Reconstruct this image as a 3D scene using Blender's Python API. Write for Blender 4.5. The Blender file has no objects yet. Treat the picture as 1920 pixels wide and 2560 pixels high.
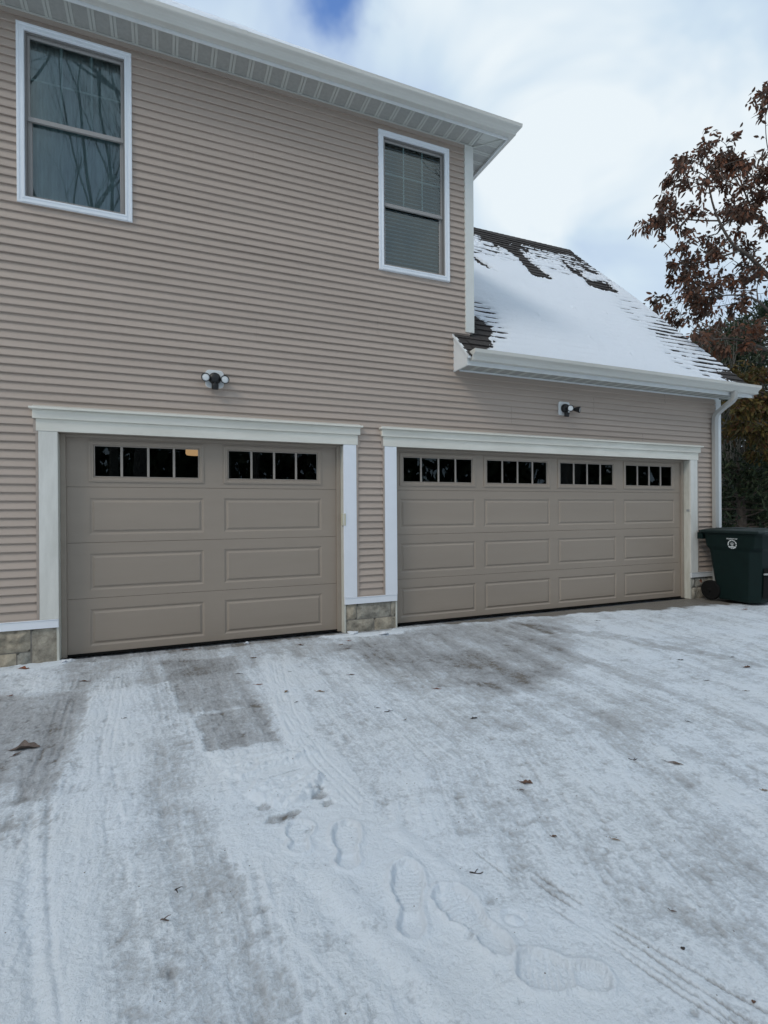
import bpy, math, random
import numpy as np
from mathutils import Vector, Matrix, noise as mnoise
S = bpy.context.scene
COL = S.collection
rnd = random.Random(7)

# ------------------------------------------------------------------ camera
F_PX, YAW, PITCH, ROLL = 1315.6242, 0.3941, -0.0008, -0.007
CAM = Vector((0.9035, -5.6092, 1.3432))
_f = Vector((math.sin(YAW)*math.cos(PITCH), math.cos(YAW)*math.cos(PITCH), math.sin(PITCH)))
_r = Vector((math.cos(YAW), -math.sin(YAW), 0))
_u = _r.cross(_f)
RIGHT = _r*math.cos(ROLL)+_u*math.sin(ROLL)
UP = -_r*math.sin(ROLL)+_u*math.cos(ROLL)
cd = bpy.data.cameras.new('camera')
cam = bpy.data.objects.new('camera', cd); COL.objects.link(cam)
m = Matrix((RIGHT, UP, -_f)).transposed().to_4x4(); m.translation = CAM
cam.matrix_world = m
cd.sensor_fit = 'VERTICAL'; cd.sensor_height = 36.0; cd.lens = 36.0*F_PX/2560.0
cd.clip_start = 0.05; cd.clip_end = 2000
S.camera = cam

def ray(px, py):                       # photo measurement (pixels) -> world direction
    return _f + RIGHT*((px-960)/F_PX) + UP*((1280-py)/F_PX)
def ground_at(px, py, z=0.0):
    d = ray(px, py); t = (z-CAM.z)/d.z; p = CAM+d*t; return (p.x, p.y)
def deep(px, py, dist):                # a point at a forward distance
    return CAM + ray(px, py)*dist
ROOF_C = 3.50                          # lower roof plane z = ROOF_C + y
def roof_at(px, py):                   # -> (x, y) on the lower roof plane
    d = ray(px, py); t = (ROOF_C + CAM.y - CAM.z)/(d.z-d.y); p = CAM+d*t; return (p.x, p.y)

# ------------------------------------------------------------------ sky + sun
SUN_EL, SUN_AZ = math.radians(44), math.radians(242)     # azimuth clockwise from +Y
w = bpy.data.worlds.new('World'); S.world = w; w.use_nodes = True
nt = w.node_tree; nt.nodes.clear(); N = nt.nodes.new; L = nt.links.new
out = N('ShaderNodeOutputWorld'); bg = N('ShaderNodeBackground'); L(bg.outputs[0], out.inputs[0])
sky = N('ShaderNodeTexSky'); sky.sky_type = 'NISHITA'; sky.sun_disc = False
sky.sun_elevation = SUN_EL; sky.sun_rotation = SUN_AZ; sky.altitude = 200; sky.ozone_density = 2.0
sk = N('ShaderNodeMix'); sk.data_type = 'RGBA'; sk.blend_type = 'MULTIPLY'; sk.inputs[0].default_value = 1
L(sky.outputs[0], sk.inputs[6]); sk.inputs[7].default_value = (0.135, 0.165, 0.210, 1)
tc = N('ShaderNodeTexCoord')
n1 = N('ShaderNodeTexNoise'); n1.inputs['Scale'].default_value = 3.2; n1.inputs['Detail'].default_value = 4; n1.inputs['Roughness'].default_value = 0.5
n1.inputs['Distortion'].default_value = 0.5
mp = N('ShaderNodeMapping'); mp.inputs['Location'].default_value = (3.1, 0.4, 1.7); mp.inputs['Scale'].default_value = (1, 1, 1.3)
L(tc.outputs['Generated'], mp.inputs[0]); L(mp.outputs[0], n1.inputs[0])
cr = N('ShaderNodeValToRGB'); L(n1.outputs[0], cr.inputs[0])
cr.color_ramp.elements[0].position = 0.37; cr.color_ramp.elements[0].color = (0.42, 0.535, 0.71, 1)
cr.color_ramp.elements[1].position = 0.64; cr.color_ramp.elements[1].color = (0.72, 0.79, 0.835, 1)
e = cr.color_ramp.elements.new(0.52); e.color = (0.55, 0.665, 0.77, 1)
# one blue opening in the overcast, high in front of the house
gd = Vector((0.221, 0.682, 0.700)).normalized()
vd = N('ShaderNodeVectorMath'); vd.operation = 'DISTANCE'; vd.inputs[1].default_value = gd
L(tc.outputs['Generated'], vd.inputs[0])
n2 = N('ShaderNodeTexNoise'); n2.inputs['Scale'].default_value = 9; n2.inputs['Detail'].default_value = 4
L(tc.outputs['Generated'], n2.inputs[0])
ma = N('ShaderNodeMath'); ma.operation = 'MULTIPLY_ADD'; L(n2.outputs[0], ma.inputs[0]); ma.inputs[1].default_value = 0.22
L(vd.outputs['Value'], ma.inputs[2])
mr = N('ShaderNodeMapRange'); mr.interpolation_type = 'SMOOTHSTEP'
mr.inputs['From Min'].default_value = 0.105; mr.inputs['From Max'].default_value = 0.190
L(ma.outputs[0], mr.inputs[0])
mx = N('ShaderNodeMix'); mx.data_type = 'RGBA'
L(mr.outputs[0], mx.inputs[0]); L(sk.outputs[2], mx.inputs[6]); L(cr.outputs[0], mx.inputs[7])
L(mx.outputs[2], bg.inputs[0]); bg.inputs[1].default_value = 1.0

sd = bpy.data.lights.new('sun', 'SUN'); sd.energy = 1.05; sd.angle = math.radians(22); sd.color = (1, .92, .82)
so = bpy.data.objects.new('sun', sd); COL.objects.link(so)
sdir = Vector((math.sin(SUN_AZ)*math.cos(SUN_EL), math.cos(SUN_AZ)*math.cos(SUN_EL), math.sin(SUN_EL)))
so.rotation_euler = sdir.to_track_quat('Z', 'Y').to_euler(); so.location = (0, -10, 12)
S.view_settings.view_transform = 'Standard'; S.view_settings.look = 'None'
S.view_settings.exposure = 0.20; S.view_settings.gamma = 1.0
S.render.engine = 'CYCLES'

# ------------------------------------------------------------------ helpers
class MB:
    def __init__(s): s.v = []; s.f = []; s.mi = []
    def quad(s, a, b, c, d, mi=0):
        n = len(s.v); s.v += [a, b, c, d]; s.f.append((n, n+1, n+2, n+3)); s.mi.append(mi)
    def poly(s, pts, mi=0):
        n = len(s.v); s.v += list(pts); s.f.append(tuple(range(n, n+len(pts)))); s.mi.append(mi)
    def box(s, x0, x1, y0, y1, z0, z1, mi=0):
        n = len(s.v)
        s.v += [(x0,y0,z0),(x1,y0,z0),(x1,y1,z0),(x0,y1,z0),(x0,y0,z1),(x1,y0,z1),(x1,y1,z1),(x0,y1,z1)]
        for q in [(0,3,2,1),(4,5,6,7),(0,1,5,4),(1,2,6,5),(2,3,7,6),(3,0,4,7)]:
            s.f.append(tuple(n+i for i in q)); s.mi.append(mi)
    def tube(s, pts, rad, seg=6, cap=True, mi=0):
        pts = [Vector(p) for p in pts]; n0 = len(s.v); ref = None
        for i, p in enumerate(pts):
            a = pts[max(i-1, 0)]; b = pts[min(i+1, len(pts)-1)]; t = (b-a)
            t = t.normalized() if t.length > 1e-9 else Vector((0,0,1))
            if ref is None: ref = t.orthogonal().normalized()
            ref = (ref - t*ref.dot(t)); ref = ref.normalized() if ref.length > 1e-6 else t.orthogonal().normalized()
            q = t.cross(ref); r = rad[i] if hasattr(rad, '__len__') else rad
            for k in range(seg):
                an = 2*math.pi*k/seg; s.v.append(tuple(p+ref*(r*math.cos(an))+q*(r*math.sin(an))))
        for i in range(len(pts)-1):
            for k in range(seg):
                a = n0+i*seg+k; b = n0+i*seg+(k+1)%seg
                s.f.append((a, b, b+seg, a+seg)); s.mi.append(mi)
        if cap:
            s.f.append(tuple(n0+k for k in range(seg))[::-1]); s.mi.append(mi)
            e = n0+(len(pts)-1)*seg; s.f.append(tuple(e+k for k in range(seg))); s.mi.append(mi)
    def lathe(s, prof, M, seg=24, mi=0):       # prof: (r, h) along local z
        n0 = len(s.v)
        for r, h in prof:
            for k in range(seg):
                a = 2*math.pi*k/seg; s.v.append(tuple(M @ Vector((r*math.cos(a), r*math.sin(a), h))))
        for i in range(len(prof)-1):
            for k in range(seg):
                a = n0+i*seg+k; b = n0+i*seg+(k+1)%seg
                s.f.append((a, b, b+seg, a+seg)); s.mi.append(mi)
        s.f.append(tuple(n0+k for k in range(seg))[::-1]); s.mi.append(mi)
        e = n0+(len(prof)-1)*seg; s.f.append(tuple(e+k for k in range(seg))); s.mi.append(mi)
    def build(s, name, mat, parent=None, smooth=False, bevel=0, origin=None):
        me = bpy.data.meshes.new(name)
        me.from_pydata([tuple(v) for v in s.v], [], s.f)
        mats = mat if isinstance(mat, (list, tuple)) else [mat]
        for mm in mats: me.materials.append(mm)
        if len(mats) > 1: me.polygons.foreach_set('material_index', s.mi)
        if smooth: me.shade_smooth()
        me.update()
        o = bpy.data.objects.new(name, me); COL.objects.link(o)
        if parent: o.parent = parent; o.matrix_parent_inverse = parent.matrix_basis.inverted()
        if bevel:
            b = o.modifiers.new('bevel', 'BEVEL'); b.width = bevel; b.segments = 2; b.limit_method = 'ANGLE'; b.angle_limit = math.radians(40)
        return o

def tag(o, label=None, cat=None, group=None, kind=None):
    if label: o['label'] = label
    if cat: o['category'] = cat
    if group: o['group'] = group
    if kind: o['kind'] = kind
    return o
def empty(name, loc, label, cat, group=None):
    o = bpy.data.objects.new(name, None); COL.objects.link(o); o.location = loc; o.empty_display_size = .2
    return tag(o, label, cat, group)
def copy_tree(o, parent=None, M=None):
    c = o.copy(); COL.objects.link(c)
    if parent: c.parent = parent; c.matrix_parent_inverse = o.matrix_parent_inverse.copy()
    for ch in list(o.children): copy_tree(ch, c)
    return c

# ------------------------------------------------------------------ materials
def mat(name, col, rough=0.6, noise=0.0, nscale=8, bump=0.0, bscale=60, spec=0.5, metal=0, col2=None, stretch=(1,1,1), emit=None, coat=0):
    M = bpy.data.materials.new(name); M.use_nodes = True; t = M.node_tree; b = t.nodes['Principled BSDF']
    b.inputs['Roughness'].default_value = rough; b.inputs['Specular IOR Level'].default_value = spec; b.inputs['Metallic'].default_value = metal
    b.inputs['Base Color'].default_value = (*col, 1)
    tcn = t.nodes.new('ShaderNodeTexCoord'); mpn = t.nodes.new('ShaderNodeMapping'); mpn.inputs['Scale'].default_value = stretch
    t.links.new(tcn.outputs['Object'], mpn.inputs[0])
    if noise or col2:
        nn = t.nodes.new('ShaderNodeTexNoise'); nn.inputs['Scale'].default_value = nscale; nn.inputs['Detail'].default_value = 6; nn.inputs['Roughness'].default_value = .65
        t.links.new(mpn.outputs[0], nn.inputs[0])
        r = t.nodes.new('ShaderNodeValToRGB'); t.links.new(nn.outputs[0], r.inputs[0])
        c2 = col2 if col2 else tuple(c*(1+noise) for c in col); c1 = col if col2 else tuple(c*(1-noise) for c in col)
        r.color_ramp.elements[0].position = .32; r.color_ramp.elements[0].color = (*c1, 1)
        r.color_ramp.elements[1].position = .68; r.color_ramp.elements[1].color = (*c2, 1)
        t.links.new(r.outputs[0], b.inputs['Base Color'])
    if bump:
        nb = t.nodes.new('ShaderNodeTexNoise'); nb.inputs['Scale'].default_value = bscale; nb.inputs['Detail'].default_value = 4
        t.links.new(mpn.outputs[0], nb.inputs[0])
        bp = t.nodes.new('ShaderNodeBump'); bp.inputs['Strength'].default_value = bump; bp.inputs['Distance'].default_value = .01
        t.links.new(nb.outputs[0], bp.inputs['Height']); t.links.new(bp.outputs[0], b.inputs['Normal'])
    if emit:
        b.inputs['Emission Color'].default_value = (*emit[:3], 1); b.inputs['Emission Strength'].default_value = emit[3]
    return M

M_SIDING = mat('siding_vinyl', (.455,.374,.315), .55, .07, 1.3, .12, 90, stretch=(.18,1,3))
M_JCH    = mat('siding_channel', (.41,.34,.29), .5, .06, 3)
M_HEADER = mat('header_paint', (.70,.675,.595), .5, 0, 1.6, .05, 60, col2=(.84,.82,.74), stretch=(.6,1,3))
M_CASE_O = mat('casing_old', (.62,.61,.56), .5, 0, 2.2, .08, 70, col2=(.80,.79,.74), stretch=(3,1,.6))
M_CASE_N = mat('casing_new', (.84,.87,.92), .4, .02, 4)
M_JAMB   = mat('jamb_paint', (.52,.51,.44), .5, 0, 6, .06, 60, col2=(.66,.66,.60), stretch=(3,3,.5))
M_TRIM   = mat('trim_white', (.74,.76,.76), .45, .04, 5)
M_WTRIM  = mat('window_trim', (.80,.84,.88), .35, .02, 6)
M_SASH   = mat('sash_vinyl', (.34,.325,.31), .4, .04, 5)
M_LINER  = mat('sash_liner', (.20,.19,.18), .5, .04, 5)
M_POST   = mat('corner_post', (.72,.73,.69), .5, .04, 4)
M_GUTTER = mat('gutter_aluminium', (.56,.55,.50), .38, 0, 1.5, .02, 10, col2=(.68,.67,.62), stretch=(.4,1,5))
M_DOWN   = mat('downspout_metal', (.42,.42,.40), .4, .08, 3, stretch=(1,1,.3))
M_SOFFIT = mat('soffit_vinyl', (.52,.53,.49), .55, .04, 4)
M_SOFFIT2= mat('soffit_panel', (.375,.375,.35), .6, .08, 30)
M_DOOR   = mat('door_steel', (.335,.280,.228), .42, .05, 2.2, .06, 150, stretch=(.12,1,1))
M_STOP   = mat('door_stop', (.33,.28,.23), .5, .05, 5)
M_DFRAME = mat('door_window_frame', (.36,.32,.28), .45, .03, 5)
M_RUBBER = mat('rubber', (.008,.008,.008), .9, spec=.2)
M_BLACK  = mat('black_plastic', (.012,.013,.014), .45)
M_LENS   = mat('lens_white', (.74,.76,.76), .3, .03, 60)
M_BIN    = mat('bin_green', (.0018,.0115,.0105), .6, .15, 9, .04, 160, spec=.25)
M_BINL   = mat('bin_lid', (.0035,.014,.014), .45, .15, 9, .04, 160)
M_WHITEP = mat('decal_white', (.72,.76,.76), .7)
M_GREYBAR= mat('bar_grey', (.32,.34,.34), .4)
M_DARKIN = mat('interior_shade', (.022,.021,.02), .8, .1, 3)  # near-black colour puts the darkness of the unlit rooms into their surfaces
M_BEIGE  = mat('beige_plastic', (.56,.53,.40), .5)
M_BARK   = mat('bark', (.085,.07,.058), .9, .35, 20, .3, 60)
M_BARK2  = mat('bark_grey', (.13,.12,.108), .9, .3, 15, .3, 60)
M_TWIG   = mat('twig_grey', (.16,.145,.12), .85, .3, 10)
M_DUSTYW = mat('wood_dark', (.05,.04,.035), .8, .2, 8)

def leaf_mat(name, cols, transl=.25):
    M = bpy.data.materials.new(name); M.use_nodes = True; t = M.node_tree; t.nodes.clear()
    o = t.nodes.new('ShaderNodeOutputMaterial'); g = t.nodes.new('ShaderNodeNewGeometry')
    r = t.nodes.new('ShaderNodeValToRGB'); t.links.new(g.outputs['Random Per Island'], r.inputs[0])
    els = r.color_ramp.elements
    for i, c in enumerate(cols):
        p = i/(len(cols)-1)
        e = els[0] if i == 0 else (els[1] if i == len(cols)-1 else els.new(p)); 
        if i == len(cols)-1: e = els[len(els)-1]
        e.position = p; e.color = (*c, 1)
    b = t.nodes.new('ShaderNodeBsdfPrincipled'); b.inputs['Roughness'].default_value = .6; b.inputs['Specular IOR Level'].default_value = .3
    tr = t.nodes.new('ShaderNodeBsdfTranslucent'); ms = t.nodes.new('ShaderNodeMixShader'); ms.inputs[0].default_value = transl
    t.links.new(r.outputs[0], b.inputs['Base Color']); t.links.new(r.outputs[0], tr.inputs[0])
    t.links.new(b.outputs[0], ms.inputs[1]); t.links.new(tr.outputs[0], ms.inputs[2]); t.links.new(ms.outputs[0], o.inputs[0])
    return M
M_LEAF_R = leaf_mat('leaf_russet', [(.065,.048,.040),(.11,.066,.046),(.20,.080,.042),(.10,.078,.062)])
M_LEAF_O = leaf_mat('leaf_olive', [(.085,.045,.025),(.085,.085,.028),(.18,.13,.035),(.14,.065,.03)])
M_NEEDLE = leaf_mat('needle_green', [(.014,.026,.015),(.030,.050,.022),(.050,.065,.028),(.022,.038,.020)], .1)

def glass_mat(name, tint, ior, rough=0.0):
    M = bpy.data.materials.new(name); M.use_nodes = True; t = M.node_tree; t.nodes.clear()
    o = t.nodes.new('ShaderNodeOutputMaterial'); fr = t.nodes.new('ShaderNodeFresnel'); fr.inputs[0].default_value = ior
    tr = t.nodes.new('ShaderNodeBsdfTransparent'); tr.inputs[0].default_value = (*tint, 1)
    gl = t.nodes.new('ShaderNodeBsdfGlossy'); gl.inputs['Roughness'].default_value = rough; gl.inputs[0].default_value = (.85,.95,.95,1)
    ms = t.nodes.new('ShaderNodeMixShader')
    tcn = t.nodes.new('ShaderNodeTexCoord'); nb = t.nodes.new('ShaderNodeTexNoise'); nb.inputs['Scale'].default_value = 2.2; nb.inputs['Detail'].default_value = 1
    t.links.new(tcn.outputs['Object'], nb.inputs[0])
    bp = t.nodes.new('ShaderNodeBump'); bp.inputs['Strength'].default_value = .035; bp.inputs['Distance'].default_value = .02
    t.links.new(nb.outputs[0], bp.inputs['Height']); t.links.new(bp.outputs[0], gl.inputs['Normal'])
    t.links.new(fr.outputs[0], ms.inputs[0]); t.links.new(tr.outputs[0], ms.inputs[1]); t.links.new(gl.outputs[0], ms.inputs[2]); t.links.new(ms.outputs[0], o.inputs[0])
    return M
M_GLASS = glass_mat('window_glass', (.80,.93,.94), 1.95)
M_GLASSD = glass_mat('garage_glass', (.4,.42,.45), 1.50)

# ------------------------------------------------------------------ numpy noise
_rs = np.random.RandomState(11); _T = _rs.rand(256, 256)
def vnoise(x, y, seed=0):
    x = x+seed*17.31; y = y+seed*9.77
    xi = np.floor(x).astype(np.int64); yi = np.floor(y).astype(np.int64); fx = x-xi; fy = y-yi
    fx = fx*fx*(3-2*fx); fy = fy*fy*(3-2*fy)
    a = _T[xi & 255, yi & 255]; b = _T[(xi+1) & 255, yi & 255]; c = _T[xi & 255, (yi+1) & 255]; d = _T[(xi+1) & 255, (yi+1) & 255]
    return (a*(1-fx)+b*fx)*(1-fy)+(c*(1-fx)+d*fx)*fy
def fbm(x, y, sc, oct=4, seed=0, gain=.5):
    s = 0; a = 1; t = 0
    for i in range(oct):
        s = s+a*vnoise(x*sc, y*sc, seed+i*3); t += a; a *= gain; sc *= 2.03
    return s/t - .5
def sstep(a, b, x):
    t = np.clip((x-a)/(b-a), 0, 1); return t*t*(3-2*t)
def seg_dist(X, Y, a, b):
    ax, ay = a; bx, by = b; dx, dy = bx-ax, by-ay; LL = dx*dx+dy*dy
    t = np.clip(((X-ax)*dx+(Y-ay)*dy)/LL, 0, 1)
    return np.hypot(X-ax-t*dx, Y-ay-t*dy), t
def path_dist(X, Y, pts):
    D = None
    for i in range(len(pts)-1):
        d, _ = seg_dist(X, Y, pts[i], pts[i+1]); D = d if D is None else np.minimum(D, d)
    return D
def poly_sd(X, Y, pts):              # >0 inside
    ins = np.zeros(X.shape, bool); D = None; n = len(pts)
    for i in range(n):
        (ax, ay), (bx, by) = pts[i], pts[(i+1) % n]
        d, _ = seg_dist(X, Y, (ax, ay), (bx, by)); D = d if D is None else np.minimum(D, d)
        if ay != by:
            c = ((ay > Y) != (by > Y)) & (X < (bx-ax)*(Y-ay)/(by-ay)+ax); ins ^= c
    return np.where(ins, D, -D)
def grid_obj(name, P, nx, ny, mats, attr=None, parent=None):
    me = bpy.data.meshes.new(name)
    idx = np.arange(nx*ny).reshape(ny, nx)
    q = np.stack([idx[:-1, :-1], idx[:-1, 1:], idx[1:, 1:], idx[1:, :-1]], -1).reshape(-1, 4)
    me.vertices.add(nx*ny); me.vertices.foreach_set('co', P.astype(np.float32).ravel())
    me.loops.add(q.size); me.loops.foreach_set('vertex_index', q.astype(np.int32).ravel())
    me.polygons.add(len(q)); me.polygons.foreach_set('loop_start', np.arange(0, q.size, 4, dtype=np.int32))
    me.polygons.foreach_set('loop_total', np.full(len(q), 4, dtype=np.int32))
    me.update(calc_edges=True)
    me.shade_smooth()
    for k, v in (attr or {}).items():
        a = me.attributes.new(k, 'FLOAT', 'POINT'); a.data.foreach_set('value', v.astype(np.float32).ravel())
    me.materials.append(mats)
    o = bpy.data.objects.new(name, me); COL.objects.link(o)
    if parent: o.parent = parent; o.matrix_parent_inverse = parent.matrix_basis.inverted()
    return o

# ------------------------------------------------------------------ ground: snow-dusted concrete, one sheet
def axis(parts):
    a = []
    for x0, x1, st in parts: a += list(np.arange(x0, x1, st))
    return a
gx = [-250,-120,-60,-30,-16,-9,-6,-4.5] + axis([(-3.5,-.6,.05),(-.6,.2,.0095),(.2,3.2,.006),(3.2,4.6,.0095),(4.6,9.6,.026),(9.6,16,.12)]) + [17,19,22,28,40,70,130,250]
gy = [-250,-120,-60,-35,-22,-15,-11,-9,-8] + axis([(-7.2,-5.0,.06),(-5.0,-3.0,.006),(-3.0,0.06,.0095)]) + [.2,.6,1.2,2,3,4,5] + axis([(6,14,.4)]) + [15,18,24,35,60,120,250]
gx = np.array(gx); gy = np.array(gy); X, Y = np.meshgrid(gx, gy)
G = ground_at
def GP(*pts): return [G(a, b) for a, b in pts]
near = fbm(X, Y, 1.1, 3, 1)
# wheel paths run away from the doors and swing right near the viewer
LAT = X + Y*(.10-.077*np.clip(X-.6, -2, 5)) + .42*np.clip(-Y-3.1, 0, 9)*sstep(1.0, 1.6, X)*(1-sstep(3.4, 5, X)) - .30*np.clip(-Y-3.1, 0, 9)**2*sstep(1.0, 1.6, X)*0
U, V = LAT, Y
lane_n = fbm(LAT, Y*.16, 2.6, 3, 5); st1 = fbm(LAT, Y*.12, 7, 3, 6); st2 = fbm(LAT, Y*.10, 22, 3, 8, .6); st3 = fbm(LAT, Y*.16, 60, 2, 9)
fine = fbm(X, Y, 9, 4, 12, .6); vfine = fbm(X, Y, 34, 3, 15, .7); mid = fbm(X, Y, 3.2, 4, 17, .6)
clean = 1-sstep(.20, .42, path_dist(X, Y, GP((640,1920),(760,2030),(900,2130),(1060,2260),(1260,2370),(1480,2450)))+.5*mid)   # loose snow nobody drove over
near = near*(1-.6*clean); st1 = st1*(1-.8*clean); st2 = st2*(1-.9*clean); st3 = st3*(1-.9*clean); fine = fine*(1-.35*clean)
pock = (1-.8*clean)*np.clip(fbm(X, Y*.7, 26, 3, 30, .6)-.13, 0, 1)         # small pressed pits showing pavement
trod = (1-clean)*sstep(-.08, .10, lane_n+.25*near)                       # how worn by wheels
pock2 = np.clip(fbm(X, Y*.8, 11, 4, 33, .65)-.10, 0, 1)
pick = sstep(-.10, .12, fbm(X, Y, .9, 3, 35)+.10)
A = 1.0 + .08*clean + .38*lane_n*(1-.7*clean) + .16*near + .34*st1 + .28*st2 + .20*st3 + .20*fine + .22*vfine + .16*mid - trod*(.14+.8*pock) - .55*pock - pick*(.05+.9*pock2) - .45*np.clip(fbm(X*.5, Y, 7, 4, 37, .6)-.05, 0, 1) + .30*fbm(X*.45, Y, 5, 4, 44, .6)*sstep(1.8, 3.0, X)*(1-clean)
warp = .10*fine+.06*mid+.05*vfine
def darken(pts, w, amt, soft=.5):
    global A
    A = A - amt*(1-sstep(w*(1-soft), w*(1+soft), path_dist(X, Y, GP(*pts))+warp))
def darkpoly(pts, amt, soft=.06, mott=0):
    global A
    k = sstep(-soft, soft, poly_sd(X, Y, GP(*pts))+warp*1.2)
    A = A - k*(amt + mott*(mid+fine))
darkpoly([(400,1650),(585,1640),(650,1765),(455,1778)], .40, .05, .25)
darkpoly([(490,1790),(655,1757),(700,1850),(525,1874)], .44, .025, .12)
darkpoly([(1000,1700),(1350,1690),(1650,1760),(1600,1850),(1150,1830)], .10, .22, .6)
darkpoly([(-150,1745),(225,1725),(180,1850),(110,1990),(-150,1960)], .42, .08, .2)
darkpoly([(165,1660),(845,1572),(870,1625),(300,1720),(150,1735)], .24, .10, .35)
darkpoly([(850,1610),(1120,1562),(1400,1545),(1440,1650),(1340,1720),(1020,1715),(900,1660)], .42, .18, .55)
darken([(1240,1570),(1390,1620),(1560,1685),(1760,1760),(1980,1850)], .08, .26)
darken([(1330,1560),(1520,1592),(1740,1630)], .08, .30)
darken([(1500,1580),(1700,1612),(1920,1668)], .06, .22)
darken([(1120,1600),(1330,1700),(1600,1830),(1900,1960)], .07, .16)
darken([(1290,1555),(1375,1580)], .06, .45)
darken([(960,1640),(1150,1640),(1290,1690)], .16, .16)
darken([(420,1850),(470,2100),(560,2560)], .14, .03)
darken([(385,1720),(400,1900),(400,2150)], .05, .04)
darken([(700,2200),(860,2380),(960,2560)], .05, .16)
darken([(1500,2150),(1700,2260),(1920,2380)], .07, .12)
def whiten(pts, w, amt):
    global A
    A = A + amt*(1-sstep(w*.5, w*1.4, path_dist(X, Y, GP(*pts))+warp*.6))
whiten([(690,1640),(735,1800),(840,1970),(1000,2160),(1240,2340),(1500,2600)], .12, .25)
whiten([(300,1680),(290,1850),(270,2050)], .13, .16); whiten([(250,1700),(225,1850),(180,1980),(160,2120)], .06, .22); whiten([(600,2080),(760,2250),(1000,2500)], .10, .18); whiten([(40,2200),(60,2600)], .20, .30)
for a, b, r_, am in [(415,2420,.035,.35),(420,2510,.03,.35),(700,2425,.03,.3),(735,2500,.03,.35),(640,2350,.02,.3),
        (770,2065,.03,.4),(50,2055,.07,.6),(45,2000,.05,.35),(85,2062,.04,.5),(1100,2240,.02,.8),(1105,2262,.02,.5),(1212,2265,.03,.5),(1180,2340,.012,.9),(1262,2435,.03,.7),(1308,2502,.015,.7),
        (1215,2250,.03,.3),(780,2620,.04,.5),(1515,2130,.025,.3),(1735,2530,.015,.7),(1310,1975,.02,.4),(1290,1970,.02,.3),(1640,1930,.05,.3),(1400,1898,.03,.5),(1515,1902,.03,.3),(1360,1770,.05,.25),(1230,1740,.04,.3),(480,1830,.04,.3)]:
    gx_, gy_ = G(a, b); A = A - am*.9*(1-sstep(r_*.1, r_*1.5, np.hypot((X-gx_)*.7, (Y-gy_)*1.2)+warp*.7))*np.clip(.75+3.2*fine+2.0*vfine, 0, 1.2)
# bare concrete apron toward the right end of the building
wid = np.clip(.04+.03*(X-3)+.115*np.clip(X-5, 0, 9), .04, 2)
apron = (1-sstep(-.06, .10, -Y-wid+.25*mid+.1*fine))
for pts in ([(398,1650),(440,1760),(520,1880),(600,2010)], [(238,1725),(200,1840),(150,1960),(128,2080)], [(668,1650),(690,1760),(735,1870),(830,1975),(960,2080)], [(860,1650),(960,1760),(1120,1880),(1330,2010)], [(560,2120),(700,2290),(860,2480)], [(300,2000),(330,2200),(390,2420)]):
    k = 1-sstep(.004, .022, path_dist(X, Y, GP(*pts))+.04*vfine+.03*fine); A = A + .22*k*np.clip(.6+4*fine, 0, 1.3)
A = A - apron*sstep(3.2, 5.5, X)*1.1*(Y < .2)
A = A - (1-sstep(.02, .16, -Y+.20*mid+.1*fine))*.55*(X > .1)*(X < 9)*(Y < .2)
# snow drift kept at the foot of the pier and the left corner
for pts, am in [([(815,1590),(1000,1578)], .8), ([(-60,1690),(60,1672),(165,1650)], .9)]:
    A = A + am*(1-sstep(.03, .11, path_dist(X, Y, GP(*pts))+warp))
H = .009*np.clip(A, -.2, 1.3) + .004*near + .0045*fine + .0050*vfine + .0035*mid + .0022*st2 + .0010*st3 + .005*st1 - .006*pock
# tyre ribs: thin parallel lines
def lines(pts, offs, w, dep, amt, dash=0):
    global A, H
    P = GP(*pts)
    dx = P[-1][0]-P[0][0]; dy = P[-1][1]-P[0][1]; l = math.hypot(dx, dy); nx_, ny_ = -dy/l, dx/l
    for o_ in offs:
        Q = [(a+nx_*o_, b+ny_*o_) for a, b in P]
        d = path_dist(X, Y, Q); k = 1-sstep(w*.4, w*1.3, d)
        if dash: k = k*sstep(-.25, .05, fbm(X, Y, 7, 2, 40))
        H -= dep*k; A -= amt*k
lines([(1185,2125),(1330,2235),(1500,2345),(1660,2455),(1830,2565)], [0], .0045, .008, .55, 1)
lines([(1290,2165),(1400,2245),(1560,2340),(1720,2450),(1900,2562)], [0], .0045, .008, .5, 1)
lines([(1325,2172),(1450,2255),(1640,2370),(1800,2460),(1960,2550)], [0], .0045, .008, .5, 1)
lines([(1230,2150),(1400,2265),(1640,2420),(1860,2565)], [0], .004, .006, .35, 1)
lines([(300,1690),(262,1880),(290,2100)], [-.03,.03], .010, .003, .08, 1)
lines([(185,1700),(150,1830),(90,1990)], [-.06,0,.04], .012, .003, .14, 1)
lines([(690,1660),(715,1780),(790,1900),(900,2010)], [-.03,0,.05], .009, .003, .10, 1)
lines([(1500,1690),(1700,1775),(1960,1890)], [-.03,0,.03,.06], .009, .003, .14, 1)
lines([(120,2010),(118,2200),(135,2400),(160,2580)], [0], .010, .006, .08)
for pts, wd, dp in [([(75,2040),(70,2250),(80,2420),(105,2600)], .028, -.012), ([(400,1980),(440,2200),(560,2420),(700,2600)], .05, -.007), ([(750,2190),(900,2370),(1080,2580)], .04, -.008),
        ([(820,2180),(980,2360),(1160,2560)], .05, .010), ([(1000,2080),(1130,2180),(1290,2320)], .03, .006), ([(560,1900),(700,1880)], .02, .006), ([(120,1990),(200,1860),(240,1740)], .05, .006),
        ([(0,1960),(120,1975)], .05, .012), ([(470,1800),(600,1775),(680,1760)], .03, .008), ([(1130,2270),(1300,2480)], .05, .006)]:
    H += dp*(1-sstep(0, wd*1.5, path_dist(X, Y, GP(*pts))+warp*.3))
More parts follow.
